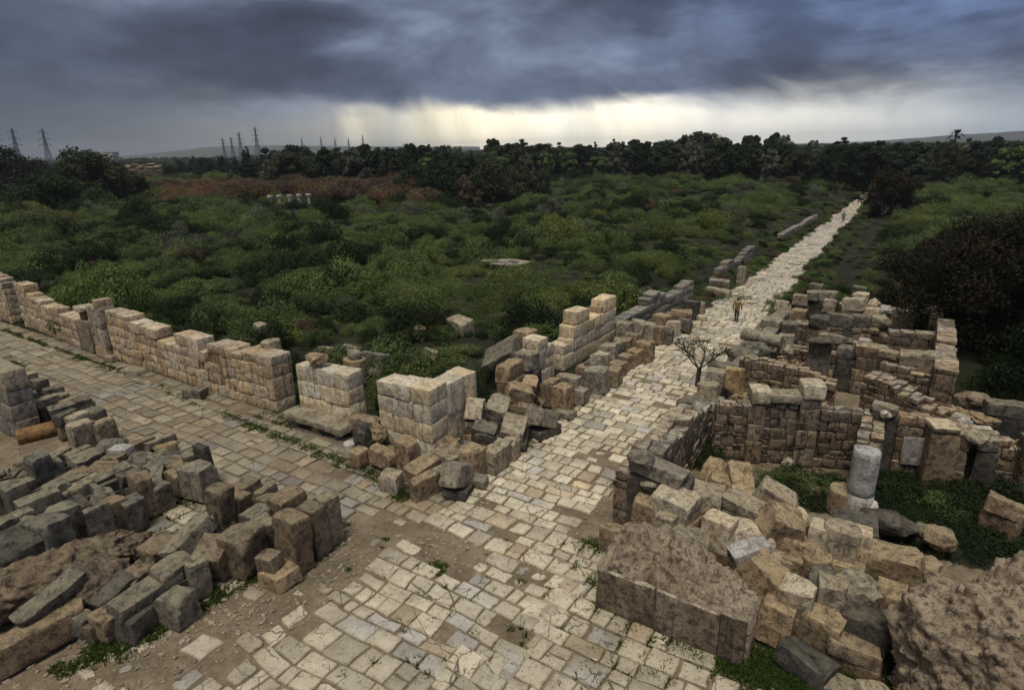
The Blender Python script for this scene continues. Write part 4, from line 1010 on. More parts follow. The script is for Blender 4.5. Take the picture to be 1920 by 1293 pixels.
fb = empty('fallen_block', (-3.75, 12.7, 0)); tag(fb, 'massive fallen wall block with a smooth jointed front and a rubble crown', 'block')
bpy.context.view_layer.update()
w_ = wall('facing', None, (-5.65, 12.62), (-1.8, 12.66), 1.25, [(0, 1.28), (.5, 1.3), (1, 1.34)], ch=1.34, lr=(1.2, 2.2), mat='ruin', parent=fb, dark=.2)
def crown(seed):
    nx_, ny_ = 130, 76; V = []
    for j in range(ny_ + 1):
        for i in range(nx_ + 1):
            s, t = i / nx_, j / ny_
            x = -1.93 + 3.93 * s; y = .03 + (2.05 - .55 * s) * t
            hump = (math.sin(math.pi * min(1, max(0, s * .92 + .06))) ** .7) * (.25 + 1.05 * math.sin(math.pi * min(1, t * .80 + .05)))
            q = Vector((x, y, seed))
            z = 1.18 + hump * (1.05 + .6 * noise.noise(q * 1.3)) * (1.2 - .75 * s) + .10 * noise.noise(q * 2.6) - .42 * (min(.5, noise.voronoi(q * 2.2)[0][0]) - .25) - .16 * (min(.5, noise.voronoi(q * 6.5)[0][0]) - .25) + .09 * noise.fractal(q * 4, .8, 2, 5)
            e = min(s, 1 - s, t, 1 - t) * 14
            if t < .05: z = max(z, 1.36 + .05 * noise.noise(q * 4))
            elif t < .60: z = max(z, 1.38 + .06 * noise.noise(q * 3))
            elif e < 1: z = z * e + 1.0 * (1 - e)
            V.append((x + .06 * noise.noise(q * 3 + Vector((9, 0, 0))), y + .08 * noise.noise(q * 3 + Vector((0, 9, 0))), z))
    Fc = []
    for j in range(ny_):
        for i in range(nx_):
            a = j * (nx_ + 1) + i; Fc.append((a, a + 1, a + nx_ + 2, a + nx_ + 1))
    # skirt down to the street
    o_ = len(V)
    ring = [i for i in range(nx_ + 1)] + [(j + 1) * (nx_ + 1) + nx_ for j in range(ny_)] + [ny_ * (nx_ + 1) + nx_ - 1 - i for i in range(nx_)] + [(ny_ - 1 - j) * (nx_ + 1) for j in range(ny_ - 1)]
    for k, r in enumerate(ring): V.append((V[r][0], V[r][1] + (.14 if V[r][1] < .3 else 0), .0))
    for k in range(len(ring)):
        k2 = (k + 1) % len(ring)
        Fc.append((ring[k], o_ + k, o_ + k2, ring[k2]))
    return V, Fc
V, Fc = crown(2.2)
link_mesh('rubble_core', V, Fc, MAT['rock'], (0, 0, 0), parent=fb, smooth=180)

V, Fc = lumpy(.95, 2.7, .75, rk, 6, 8.1, 2.6)
p = g(95, 1075, .6)
o = link_mesh('concrete_mass', V, Fc, MAT['brownrock'], (p.x, p.y, .55), smooth=180)
o.rotation_euler = (math.radians(-6), math.radians(14), math.radians(-4)); tag(o, 'long ridge of broken brown concrete in the lower left heap', 'rubble')
V, Fc = lumpy(.9, 1.0, .75, rk, 6, 15.1, 2.4)
p = g(190, 1085, .7)
o = link_mesh('concrete_mass', V, Fc, MAT['brownrock'], (p.x, p.y, .5), smooth=180)
o.rotation_euler = (0, .3, .5); tag(o, 'shorter ribbed lump of brown concrete right of the long ridge', 'rubble')
o = block(92, 1105, 1.3, .55, 2.0, .5, 10, 12, 20, 'g', name='carved_beam'); tag(o, 'leaning grey carved beam against the brown concrete ridge', 'beam')

# ------------------------------------------------------------------ plants
def leaf_mesh(name, clumps, n, size, rng, mat, up=.35, aspect=.5, shell=.55, dark_in=True):
    """n pointed leaves spread through the volume of the clumps (cx, cy, cz, r)"""
    R = np.random.RandomState(rng.randrange(1 << 30))
    cl = np.array(clumps, float); w = cl[:, 3] ** 2; w /= w.sum()
    k = R.choice(len(cl), n, p=w)
    d = R.normal(size=(n, 3)); d /= np.linalg.norm(d, axis=1)[:, None]
    rad = cl[k, 3] * (shell + (1.08 - shell) * R.rand(n) ** .6)
    P = cl[k, :3] + d * rad[:, None] * np.array([1, 1, .85])
    N = d + R.normal(size=(n, 3)) * .55 + np.array([0, 0, up]); N /= np.linalg.norm(N, axis=1)[:, None]
    A = np.cross(N, R.normal(size=(n, 3))); A /= np.linalg.norm(A, axis=1)[:, None]
    B = np.cross(N, A)
    s = size * (.6 + .8 * R.rand(n))[:, None]
    V = np.stack([P - A * s, P + B * s * aspect, P + A * s, P - B * s * aspect], 1).reshape(-1, 3)
    me = bpy.data.meshes.new(name)
    me.vertices.add(n * 4); me.vertices.foreach_set('co', V.astype(np.float32).ravel())
    me.loops.add(n * 4); me.loops.foreach_set('vertex_index', np.arange(n * 4, dtype=np.int32))
    me.polygons.add(n); me.polygons.foreach_set('loop_start', np.arange(0, n * 4, 4, dtype=np.int32))
    a = me.attributes.new('tint', 'FLOAT', 'FACE')
    ct = R.rand(len(cl))
    a.data.foreach_set('value', np.clip(.6 * ct[k] + .4 * R.rand(n), 0, 1).astype(np.float32))
    me.materials.append(mat); me.update(calc_edges=True)
    return me

def bush_clumps(rng, w=1.25, h=1.2, m=13):
    out = []
    for i in range(m):
        a = rng.uniform(0, 2 * math.pi); r = w * math.sqrt(rng.random()) * .85
        top = h * math.sqrt(max(0.05, 1 - (r / (w * 1.05)) ** 2)) * rng.uniform(.55, 1.0)
        out.append((r * math.cos(a), r * math.sin(a), max(.18, top - .25), rng.uniform(.16, .40) * min(w, 1.4)))
    return out

def tube(path, radii, n=7):
    V = []; Fc = []
    for i, (p, r) in enumerate(zip(path, radii)):
        p = Vector(p)
        t = (Vector(path[min(i + 1, len(path) - 1)]) - Vector(path[max(i - 1, 0)])).normalized()
        a = t.orthogonal().normalized(); b = t.cross(a)
        for k in range(n):
            an = 2 * math.pi * k / n; V.append(tuple(p + (a * math.cos(an) + b * math.sin(an)) * r))
    for i in range(len(path) - 1):
        for k in range(n):
            k2 = (k + 1) % n
            Fc.append((i * n + k, i * n + k2, (i + 1) * n + k2, (i + 1) * n + k))
    Fc.append(tuple(range(n - 1, -1, -1))); o = (len(path) - 1) * n; Fc.append(tuple(range(o, o + n)))
    return V, Fc

def join(parts):
    V = []; Fc = []
    for v, f in parts:
        o = len(V); V.extend(v); Fc.extend([tuple(i + o for i in q) for q in f])
    return V, Fc

rs = random.Random(77)
SPEC = [  # mesh, wording, weight
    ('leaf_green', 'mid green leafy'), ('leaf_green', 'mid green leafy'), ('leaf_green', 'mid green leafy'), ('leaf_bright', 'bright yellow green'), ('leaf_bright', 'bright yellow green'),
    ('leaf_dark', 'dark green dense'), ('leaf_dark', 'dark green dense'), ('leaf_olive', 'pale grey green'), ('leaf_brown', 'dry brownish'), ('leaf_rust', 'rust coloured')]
BUSH = []
for i, (mt, word) in enumerate(SPEC):
    w, h = rs.uniform(1.1, 1.45), rs.uniform(.95, 1.35)
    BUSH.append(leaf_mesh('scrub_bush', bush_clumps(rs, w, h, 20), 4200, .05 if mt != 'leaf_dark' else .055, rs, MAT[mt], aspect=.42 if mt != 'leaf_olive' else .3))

def species(x, y, rng):
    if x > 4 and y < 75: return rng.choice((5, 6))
    a = fbm2(x, y, .05, 21); b = fbm2(x, y, .11, 44); c = rng.random()
    if a > .34: return rng.choice((3, 4)) if c < .45 else rng.choice((0, 1))
    if a < -.30: return rng.choice((5, 6)) if c < .6 else rng.choice((0, 2))
    if b > .40: return 7 if c < .6 else 5
    if b < -.48: return 8 if c < .35 else 5
    if c < .52: return rng.choice((0, 1, 2))
    if c < .66: return rng.choice((3, 4))
    if c < .86: return rng.choice((5, 6))
    return 7 if c < .94 else 0

def clear_ground(x, y):
    """street, rooms and openings that stay free of scrub"""
    if y < 18.2: return True
    lx = -16.4 if y < 46 else (-13.5 if y < 70 else road_left_x(y) - 1.1 - .4 * math.sin(y * .7))
    if 44 < y < 52: lx = -14.6
    rx = 4.4 if y > 31 else 6.4
    if y > 49: rx = road_right_x(y) + 1.7 + .4 * math.sin(y * .5)
    if y > 182: return False
    if lx < x < rx and not (y >= 49 and x > rx): return True
    if x >= 6.0 and y < 19: return True
    if ((x + 34.5) / 3.2) ** 2 + ((y - 52.4) / 1.6) ** 2 < 1: return True
    if -29.5 < x < -25.5 and 20 < y < 26: return True
    return False

def frustum(x, y, m=1.06):
    p = ROT.T @ np.array([x, y, 1.0 - CAM_H])
    if p[2] > -1: return False
    sx = F_PX * p[0] / -p[2]; sy = F_PX * p[1] / -p[2]
    return abs(sx) < 960 * m + 40 and abs(sy) < 660 * m + 30

GREEN_G = 'scrub bushes on the rise behind the ruined walls'
cand = []
rb2 = random.Random(31)
y = 18.0
while y < 330:
    d0 = y
    x = -420 if y > 120 else -260
    while x < 160:
        d = math.hypot(x, y)
        s = 1.32 + d * .0072
        x += s * rb2.uniform(.85, 1.15)
        px, py = x + rb2.uniform(-.5, .5) * s, y + rb2.uniform(-.5, .5) * s
        if d > 340 or not frustum(px, py) or clear_ground(px, py): continue
        if fbm2(px, py, .22, 71) > .42 and rb2.random() < .6: continue
        cand.append((d, px, py, s))
    y += (1.32 + y * .0072) * .9
# nearer bushes are objects of their own, the rest is one cover
cand.sort()
nshow = 270
LABS = {}
used = set()
for (d, x, y, s) in cand[:nshow]:
    k = species(x, y, rb2)
    o = bpy.data.objects.new('scrub_bush', BUSH[k]); COL.objects.link(o)
    sc = s / 1.42 * rb2.choice((.55, .7, .85, .95, 1.1, 1.5, 2.0))
    if y > 46 and abs(x + 10.2) < 8: sc = min(sc, .85)
    edge = min(1, max(.62, (abs(x + 10.2) - 4.5) / 6)) if y > 46 else 1.0
    if ((x + 31.2) / 4.5) ** 2 + ((y - 47) / 5) ** 2 < 1: edge *= .42
    if y < 24 and x < -14: edge = .55 + (y - 18) * .07
    o.location = (x, y, ground_z(x, y) - .12)
    hf = min(1.5, max(.34, .64 + 1.0 * fbm2(x, y, .15, 63))) if not (y < 24 and x < -14) else .9
    o.rotation_euler = (0, 0, rb2.uniform(0, 6.28)); o.scale = (sc * edge * .80 * hf ** .4, sc * edge * .80 * hf ** .4, sc * hf * rb2.uniform(.85, 1.15) * edge)
    tag(o, SPEC[k][1] + ' bush in the near edge of the scrub thicket behind the ruins', 'bush', GREEN_G + ', ' + SPEC[k][1])
    used.add(k)
pts = []; idx = []; rot = []; scl = []
for (d, x, y, s) in cand[nshow:]:
    k = species(x, y, rb2)
    sc = s / 1.42 * rb2.choice((.5, .65, .75, .85, 1.0, 1.1, 1.3, 1.7, 2.1))
    if abs(x + 10.2) < 8 and y < 185: sc = min(sc, .9 + y * .002)
    edge = min(1, max(.7, (abs(x + 10.2) - 4.0) / 6)) if y < 185 else 1.0
    if ((x + 31.2) / 4.5) ** 2 + ((y - 47) / 5) ** 2 < 1: edge *= .42
    pts.append((x, y, ground_z(x, y) - .12)); idx.append(k)
    rot.append((0, 0, rb2.uniform(0, 6.28))); hf = min(1.45, max(.42, .62 + .95 * fbm2(x, y, .15, 63))) * (1 - .25 * min(1, max(0, (y - 50) / 80))); sx = sc * edge * .80 * hf ** .4
    scl.append((sx, sx, sc * edge * hf * rb2.uniform(.8, 1.2)))

for k in range(1500):   # ragged low growth along the verges of the long street
    y = 47 + 135 * rb2.random() ** 1.3; sd = rb2.choice((-1, 1))
    x = (road_left_x(y) - rb2.uniform(.1, 1.9)) if sd < 0 else (road_right_x(y) + rb2.uniform(.0, 2.2))
    s = rb2.choice((.16, .22, .28, .36, .5)) * (1 + y * .004)
    pts.append((x, y, ground_z(x, y) - .12)); idx.append(rb2.choice((0, 1, 2, 5, 6, 7, 8))); rot.append((0, 0, rb2.uniform(0, 6.28))); scl.append((s, s, s * rb2.uniform(.6, 1.2)))

def scatter(name, pts, idx, rot, scl, sources):
    me = bpy.data.meshes.new(name); me.from_pydata(pts, [], [])
    a = me.attributes.new('pick', 'INT', 'POINT'); a.data.foreach_set('value', np.array(idx, dtype=np.int32))
    a = me.attributes.new('turn', 'FLOAT_VECTOR', 'POINT'); a.data.foreach_set('vector', np.array(rot, dtype=np.float32).ravel())
    a = me.attributes.new('size', 'FLOAT_VECTOR', 'POINT'); a.data.foreach_set('vector', np.array(scl, dtype=np.float32).ravel())
    o = bpy.data.objects.new(name, me); COL.objects.link(o)
    ng = bpy.data.node_groups.new(name, 'GeometryNodeTree')
    ng.interface.new_socket('Geometry', in_out='INPUT', socket_type='NodeSocketGeometry')
    ng.interface.new_socket('Geometry', in_out='OUTPUT', socket_type='NodeSocketGeometry')
    N = ng.nodes; L = ng.links
    gi = N.new('NodeGroupInput'); go = N.new('NodeGroupOutput')
    gti = N.new('GeometryNodeGeometryToInstance')
    for so in reversed(sources):
        oi = N.new('GeometryNodeObjectInfo'); oi.inputs['Object'].default_value = so; oi.transform_space = 'ORIGINAL'
        L.new(oi.outputs['Geometry'], gti.inputs[0])
    iop = N.new('GeometryNodeInstanceOnPoints')
    L.new(gi.outputs[0], iop.inputs['Points']); L.new(gti.outputs[0], iop.inputs['Instance'])
    iop.inputs['Pick Instance'].default_value = True
    for an, typ, sk in (('pick', 'INT', 'Instance Index'), ('turn', 'FLOAT_VECTOR', 'Rotation'), ('size', 'FLOAT_VECTOR', 'Scale')):
        na = N.new('GeometryNodeInputNamedAttribute'); na.data_type = typ; na.inputs['Name'].default_value = an
        L.new(na.outputs['Attribute'], iop.inputs[sk])
    L.new(iop.outputs[0], go.inputs[0])
    md = o.modifiers.new('scatter', 'NODES'); md.node_group = ng
    return o

# one bush of every sort stands near and lends its shape to the far cover
SRC = []
for k in range(len(BUSH)):
    f = [o for o in COL.objects if o.data == BUSH[k]]
    if not f:
        p = g(60 + 30 * k, 420, 1.0)
        o = bpy.data.objects.new('scrub_bush', BUSH[k]); COL.objects.link(o); o.location = (p.x, p.y, ground_z(p.x, p.y) - .1)
        tag(o, SPEC[k][1] + ' bush in the scrub beyond the side street', 'bush', GREEN_G + ', ' + SPEC[k][1]); f = [o]
    SRC.append(f[0])
sco = scatter('scrub_cover', pts, idx, rot, scl, SRC)
tag(sco, 'dense low green scrub covering the plain', 'scrub', kind='stuff')

# ------------------------------------------------------------------ trees
def tree_crown(rng, w, h, m, base):
    out = []
    lobes = [(rng.uniform(-.4, .4) * w, rng.uniform(-.4, .4) * w, rng.uniform(.66, 1.0)) for _ in range(5)]
    lobes[0] = (0, 0, 1.0); H = h; W_ = w
    for i in range(m):
        lx, ly, lf = rng.choice(lobes); h = base + (H - base) * lf; w = W_ * rng.uniform(.65, 1.0)
        a = rng.uniform(0, 6.283); t = rng.random() ** .8
        zc = base + (h - base) * t
        prof = math.sin(math.pi * min(.97, .18 + .80 * t)) ** .7
        r = w * prof * math.sqrt(rng.random())
        out.append((lx + r * math.cos(a), ly + r * math.sin(a), zc, rng.choice((.09, .12, .17, .22, .30)) * w + .22))
    return out

def trunk_mesh(rng, h, r, limbs, spread):
    parts = []
    top = Vector((rng.uniform(-.3, .3), rng.uniform(-.3, .3), h))
    parts.append(tube([(0, 0, -.4), (0.05, 0, h * .3), tuple(top * .65), tuple(top)], [r * 1.25, r, r * .7, r * .25]))
    for i in range(limbs):
        a = rng.uniform(0, 6.283); z0 = h * rng.uniform(.25, .6)
        e = Vector((math.cos(a) * spread, math.sin(a) * spread, z0 + h * rng.uniform(.15, .45)))
        parts.append(tube([(0, 0, z0), tuple(e * .5 + Vector((0, 0, z0 * .35 + .3))), tuple(e)], [r * .5, r * .35, r * .12], 6))
    return join(parts)

rt = random.Random(19)
FOREST = []
for i in range(8):
    w, h = rt.uniform(2.6, 5.2), rt.uniform(7.5, 12.5)
    crown_me = leaf_mesh('crown', tree_crown(rt, w, h, 64, h * .14), 6500, .30, rt, MAT[('leaf_tree', 'leaf_tree', 'leaf_green', 'leaf_dark', 'leaf_tree', 'leaf_olive', 'leaf_tree', 'leaf_dark')[i]], aspect=.6, shell=.35)
    tv, tf = trunk_mesh(rt, h * .8, .22, 5, w * .6)
    tm = bpy.data.meshes.new('trunk'); tm.from_pydata(tv, [], tf); tm.materials.append(MAT['bark']); tm.update()
    FOREST.append((crown_me, tm, h, w))
PALM = None

def plant_tree(kind, x, y, scale, label, group, name='evergreen_tree', flat=1.0):
    cm, tm, h, w = FOREST[kind]
    t = empty(name, (x, y, ground_z(x, y) - .1), rt.uniform(0, 6.28))
    t.scale = (scale, scale, scale * flat)
    for nm, me in (('trunk', tm), ('crown', cm)):
        c = bpy.data.objects.new(nm, me); COL.objects.link(c); c.parent = t
    tag(t, label, 'tree', group)
    return t

def on_ray(px, dist):
    a = azim(px); return math.sin(a) * dist, math.cos(a) * dist

FRONT = [(300, 320), (430, 290), (480, 215), (600, 190), (760, 165), (900, 170), (1000, 180), (1080, 215), (1300, 220), (1350, 190), (1500, 195), (1640, 180), (1760, 195), (1930, 190)]
def forest_top(px):   # wanted tree top above the street level
    return 1
px = 300.0
cnt = 0
while px < 1960:
    d0 = float(np.interp(px, [a for a, b in FRONT], [b for a, b in FRONT]))
    for k in range(3):
        d = d0 + k * 26 + rt.uniform(-9, 9)
        q = px + rt.uniform(-12, 12)
        x, y = on_ray(q, d)
        ytop = float(np.interp(q, [300, 420, 480, 560, 700, 850, 870, 940, 1000, 1130, 1200, 1300, 1420, 1560, 1600, 1750, 1930], [300, 293, 286, 279, 273, 273, 283, 271, 272, 268, 264, 256, 264, 270, 264, 266, 262])) + rt.uniform(-8, 9) + (2 - k) * 4 - (5 if rt.random() < .15 else 0)
        yh = 278 - .0186 * (q - 960)
        H = 12 + (yh - ytop) * d / 1203 * 1.02
        z0 = ground_z(x, y)
        kind = rt.randrange(8)
        sc = max(.45, (H - z0) / (FOREST[kind][2] + .6)) * (1.06 if q < 1150 else 1.08)
        t = plant_tree(kind, x, y, sc, ('dark evergreen tree in the front row of the long treeline' if k == 0 else 'dark evergreen tree rising behind the front row of the treeline'), 'trees of the long treeline' + (', front row' if k == 0 else ', behind'))
        wd = max(sc, .7) * rt.choice((.75, .9, 1.0, 1.2, 1.5)); t.scale = (wd, wd * rt.uniform(.9, 1.15), sc)
        cnt += 1
    px += rt.uniform(24, 34)

# named nearer trees
def own_tree(name, label, x, y, h, w, n, size, mat, base=.16, clumps=60, limbs=7, r=.3, seed=1, cat='tree', shell=.35, aspect=.55):
    rng = random.Random(seed)
    t = empty(name, (x, y, ground_z(x, y) - .1)); tag(t, label, cat)
    me = leaf_mesh('crown', tree_crown(rng, w, h, clumps, h * base), n, size, rng, MAT[mat], aspect=aspect, shell=shell)
    c = bpy.data.objects.new('crown', me); COL.objects.link(c); c.parent = t
    tv, tf = trunk_mesh(rng, h * .75, r, limbs, w * .55)
    link_mesh('trunk', tv, tf, MAT['bark'], parent=t, smooth=60)
    return t
x, y = on_ray(150, 158); own_tree('evergreen_tree', 'big dark round tree standing alone at the left of the scrub', x, y, 11.5, 9.5, 16000, .34, 'leaf_tree', .04, 90, seed=3)
x, y = on_ray(70, 150); own_tree('evergreen_tree', 'lower dark tree against the left side of the big round tree', x, y, 7.5, 7.5, 9000, .32, 'leaf_dark', .04, 60, seed=4)
x, y = on_ray(215, 165); own_tree('evergreen_tree', 'lower dark tree against the right side of the big round tree', x, y, 9.0, 5.5, 8000, .32, 'leaf_tree', .04, 60, seed=5)
x, y = on_ray(10, 210); own_tree('evergreen_tree', 'dark tree mass at the far left edge below the pylons', x, y, 12.5, 12, 12000, .36, 'leaf_tree', .04, 80, seed=6)
x, y = on_ray(830, 138); own_tree('evergreen_tree', 'dark spreading tree in the middle of the scrub, left of its twin', x, y, 8.5, 7.5, 12000, .3, 'leaf_dark', .02, 80, seed=7)
x, y = on_ray(915, 140); own_tree('evergreen_tree', 'dark spreading tree in the middle of the scrub, right of its twin', x, y, 9.0, 8.0, 12000, .3, 'leaf_tree', .02, 80, seed=8)
x, y = on_ray(985, 148); own_tree('evergreen_tree', 'dark low tree at the right end of the dark clump in the scrub', x, y, 7.5, 7.0, 10000, .3, 'leaf_tree', .02, 70, seed=21)
x, y = on_ray(775, 150); own_tree('evergreen_tree', 'dark tree at the left end of the dark clump in the scrub', x, y, 7.5, 6.0, 9000, .3, 'leaf_dark', .02, 60, seed=22)
x, y = on_ray(870, 135); own_tree('bare_tree', 'brownish half bare tree in front of the two dark spreading trees', x, y, 6.0, 4.0, 5000, .2, 'leaf_brown', .1, 40, seed=9)
# dark trees at the right
own_tree('dark_tree', 'nearest dark red leaved tree overhanging the rear of the ruined rooms', 5.2, 45.0, 8.0, 4.6, 30000, .095, 'leaf_purple', .12, 120, 9, .32, 11)
own_tree('dark_tree', 'tall black green tree at the right edge behind the ruins', 10.5, 43.0, 10.5, 6.0, 34000, .11, 'leaf_dark', .08, 100, 9, .35, 12)
own_tree('dark_tree', 'low dark tree filling the hollow right of the rear wall', 7.6, 36.5, 4.6, 3.6, 22000, .09, 'leaf_dark', .06, 70, 6, .2, 13)
own_tree('dark_tree', 'tall dark tree overlapping the red leaved tree from the right', 8.5, 52.0, 8.5, 5.5, 24000, .11, 'leaf_dark', .05, 90, 8, .3, 18)
own_tree('dark_tree', 'dark broad tree standing between the red leaved tree and the street', 3.0, 58.0, 4.6, 3.6, 22000, .11, 'leaf_purple', .05, 80, 7, .25, 19)
own_tree('dark_tree', 'dark green tree behind the far cross wall by the street', 2.2, 51.0, 4.2, 3.2, 20000, .11, 'leaf_dark', .05, 70, 6, .2, 14)
own_tree('dark_tree', 'tall dark tree at the right edge further back', 14.5, 64.0, 11.5, 6.0, 20000, .14, 'leaf_tree', .05, 80, 8, .3, 15)
own_tree('dark_tree', 'brown tinged round tree beside the far end of the long street', -3.0, 118, 7.0, 5.2, 12000, .17, 'leaf_purple', .04, 70, 7, .25, 16)
own_tree('dark_tree', 'small rusty bush tree where the long street ends', -6.5, 168, 4.2, 3.0, 4000, .2, 'leaf_rust', .03, 40, 5, .15, 17)
# rusty and brown tamarisk band on the left
rr_ = random.Random(8)
for i in range(95):
    px = rr_.uniform(245, 790); d = float(np.interp(px, [245, 500, 790], [170, 160, 135])) + rr_.uniform(-12, 26)
    if px < 330 and d < 160: d += 15
    x, y = on_ray(px, d)
    k = 9 if (rr_.random() < (.55 if px < 470 else .25)) else 8
    o = bpy.data.objects.new('tamarisk_bush', BUSH[k]); COL.objects.link(o)
    s = rr_.uniform(2.4, 3.6); o.location = (x, y, ground_z(x, y) - .2); o.scale = (s * 1.3, s * 1.3, s * rr_.uniform(1.0, 1.4)); o.rotation_euler = (0, 0, rr_.uniform(0, 6))
    tag(o, ('rust orange leafless bush in the brown band left of the middle' if k == 9 else 'brown leafless bush in the brown band left of the middle'), 'bush', 'bushes of the brown band, ' + ('rusty' if k == 9 else 'brown'))
for px, d in ((20, 128), (45, 132), (70, 126), (5, 140)):
    x, y = on_ray(px, d); o = bpy.data.objects.new('tamarisk_bush', BUSH[9]); COL.objects.link(o)
    o.location = (x, y, ground_z(x, y)); o.scale = (2.2, 2.2, 2.4); tag(o, 'rusty bush at the left edge before the dark tree', 'bush', 'rusty bushes at the left edge')
# palm above the right treeline
pm = empty('palm_tree', (*on_ray(1790, 250), 1.5)); tag(pm, 'single palm standing out above the treeline at the right', 'palm')
V, Fc = tube([(0, 0, -1), (.1, 0, 6), (.2, 0, 12.0)], [.4, .3, .25]); link_mesh('trunk', V, Fc, MAT['bark'], parent=pm)
parts = []
for k in range(26):
    a = k * 2.4; el = 1.2 - k * .06; L = 3.2
    d = Vector((math.cos(a) * math.cos(el), math.sin(a) * math.cos(el), math.sin(el)))
    p1 = Vector((.2, 0, 12.0)) + d * L * .55; p2 = Vector((.2, 0, 12.0)) + d * L + Vector((0, 0, -1.1))
    side = d.cross(Vector((0, 0, 1))).normalized() * .32
    o_ = [Vector((.2, 0, 12.0)), p1 + side, p2, p1 - side]
    parts.append(([tuple(q) for q in o_], [(0, 1, 2, 3)]))
V, Fc = join(parts); link_mesh('fronds', V, Fc, MAT['leaf_dark'], parent=pm)

# bare shrub beside the long street
def bare_shrub():
    rng = random.Random(23)
    root = empty('bare_shrub', (-8.05, 30.0, 0)); root.scale = (1.12, 1.12, 1.12); tag(root, 'bare candelabra shrub with thick upright twigs beside the long street', 'shrub')
    parts = []; tips = []
    def grow(p, d, L, r, lev):
        mid = p + d * L * .5 + Vector((rng.uniform(-.05, .05), rng.uniform(-.05, .05), 0)) * L
        e = p + d * L
        parts.append(tube([tuple(p), tuple(mid), tuple(e)], [r, r * .88, r * .72], 6))
        if lev == 0: tips.append((e, d)); return
        for k in range(3 if lev > 2 else rng.choice((2, 3))):
            nd = (d + Vector((rng.gauss(0, .50), rng.gauss(0, .50), rng.uniform(.0, .4)))).normalized()
            grow(e, nd, L * rng.uniform(.62, .84), r * .62, lev - 1)
    V, Fc = tube([(0, 0, -.2), (0, 0, .45), (.03, 0, .95)], [.13, .11, .10], 8)
    link_mesh('trunk', V, Fc, MAT['twig'], parent=root, smooth=60)
    for a in (0.2, 1.5, 2.7, 3.9, 5.2):
        d = Vector((math.cos(a) * .75, math.sin(a) * .75, .75)).normalized()
        grow(Vector((.03, 0, .9)), d, .56, .045, 4)
    V, Fc = join(parts); link_mesh('branches', V, Fc, MAT['twig'], parent=root, smooth=60)
    cl = [(e.x, e.y, e.z, .09) for e, d in tips]
    me = leaf_mesh('leaves', cl, len(cl) * 2, .04, rng, MAT['leaf_dark'], shell=.2)
    c = bpy.data.objects.new('leaves', me); COL.objects.link(c); c.parent = root
bare_shrub()

# ------------------------------------------------------------------ weeds and grass at the feet of things
def grass_blades(spots, rng, hgt=.17, per=75):
    V = []; Fc = []; tn = []
    for (x, y, r, dens) in spots:
        for k in range(int(per * dens)):
            a = rng.uniform(0, 6.283); q = r * math.sqrt(rng.random())
            bx, by = x + q * math.cos(a), y + q * math.sin(a)
            h = hgt * rng.uniform(.4, 1.2) * (1.1 - .5 * q / r); a2 = rng.uniform(0, 6.283); w = rng.uniform(.012, .026)
            lx, ly = rng.gauss(0, .55) * h, rng.gauss(0, .55) * h
            o = len(V); z0 = ground_z(bx, by) - .03
            V += [(bx - w * math.cos(a2), by - w * math.sin(a2), z0), (bx + w * math.cos(a2), by + w * math.sin(a2), z0), (bx + lx * .5 + w * .6 * math.cos(a2), by + ly * .5 + w * .6 * math.sin(a2), z0 + h * .65), (bx + lx, by + ly, z0 + h)]
            Fc.append((o, o + 1, o + 2, o + 3)); tn.append(rng.random())
    return V, Fc, tn

gr = random.Random(41)
spots = []
def strip(pa, pb, n, r, dens, jit=.12, gap=.25):
    a, b = g(*pa), g(*pb)
    for k in range(n):
        if gr.random() < gap: continue
        t = (k + gr.random()) / n; p = a.lerp(b, t)
        spots.append((p.x + gr.gauss(0, jit), p.y + gr.gauss(0, jit), r * gr.uniform(.5, 1.3), dens * gr.uniform(.5, 1.3)))
strip((5, 618), (240, 702), 90, .22, .8); strip((240, 702), (420, 780), 50, .18, .5, gap=.5); strip((415, 778), (705, 892), 120, .30, 1.3, .1, .12)
strip((700, 890), (780, 935), 26, .4, 1.5, .2, .1); strip((500, 775), (555, 790), 18, .4, 1.2, .2, .1); strip((780, 930), (900, 905), 14, .22, .7, .15, .4)
strip((390, 1120), (620, 1010), 70, .32, 1.0, .2, .35); strip((130, 1250), (390, 1130), 70, .34, 1.0, .2, .25); strip((590, 1045), (640, 985), 14, .3, 1.2, .1, .1)
strip((970, 855), (1320, 560), 130, .2, .7, .15, .45); strip((1320, 560), (1480, 450), 90, .3, .8, .25, .35); strip((1320, 560), (1400, 560), 50, .8, 1.4, .6, .1)
strip((1340, 575), (1300, 545), 30, .8, 1.2, .6, .1); strip((1100, 1035), (1180, 1010), 26, .35, 1.1, .22, .1); strip((1080, 1060), (1120, 1100), 10, .2, .8, .1, .3)
strip((1160, 1165), (1390, 1260), 34, .2, .8, .12, .45); strip((1430, 1290), (1640, 1230), 120, .6, 1.4, .5, .05); strip((1390, 1240), (1600, 1290), 90, .6, 1.4, .4, .05)
strip((200, 1060), (390, 930), 18, .2, .6, .15, .4); strip((330, 935), (420, 930), 26, .4, 1.2, .25, .1); strip((800, 1075), (840, 1060), 8, .22, .7, .15, .2)
strip((460, 1075), (560, 1060), 24, .3, 1.1, .15, .15); strip((1055, 790), (1140, 760), 8, .2, .5, .2, .4); strip((980, 820), (1010, 800), 12, .3, 1.3, .15, .1)
for k in range(70):   # weeds in the joints
    p = g(gr.uniform(640, 1400), gr.uniform(1000, 1290))
    if -13 < p.x < -2: spots.append((p.x, p.y, gr.uniform(.05, .13), gr.uniform(.12, .35)))
for k in range(60):
    p = g(gr.uniform(1100, 1300), gr.uniform(1130, 1292)); spots.append((p.x, p.y, gr.uniform(.06, .16), gr.uniform(.15, .5)))
V, Fc, tn = grass_blades(spots, gr)
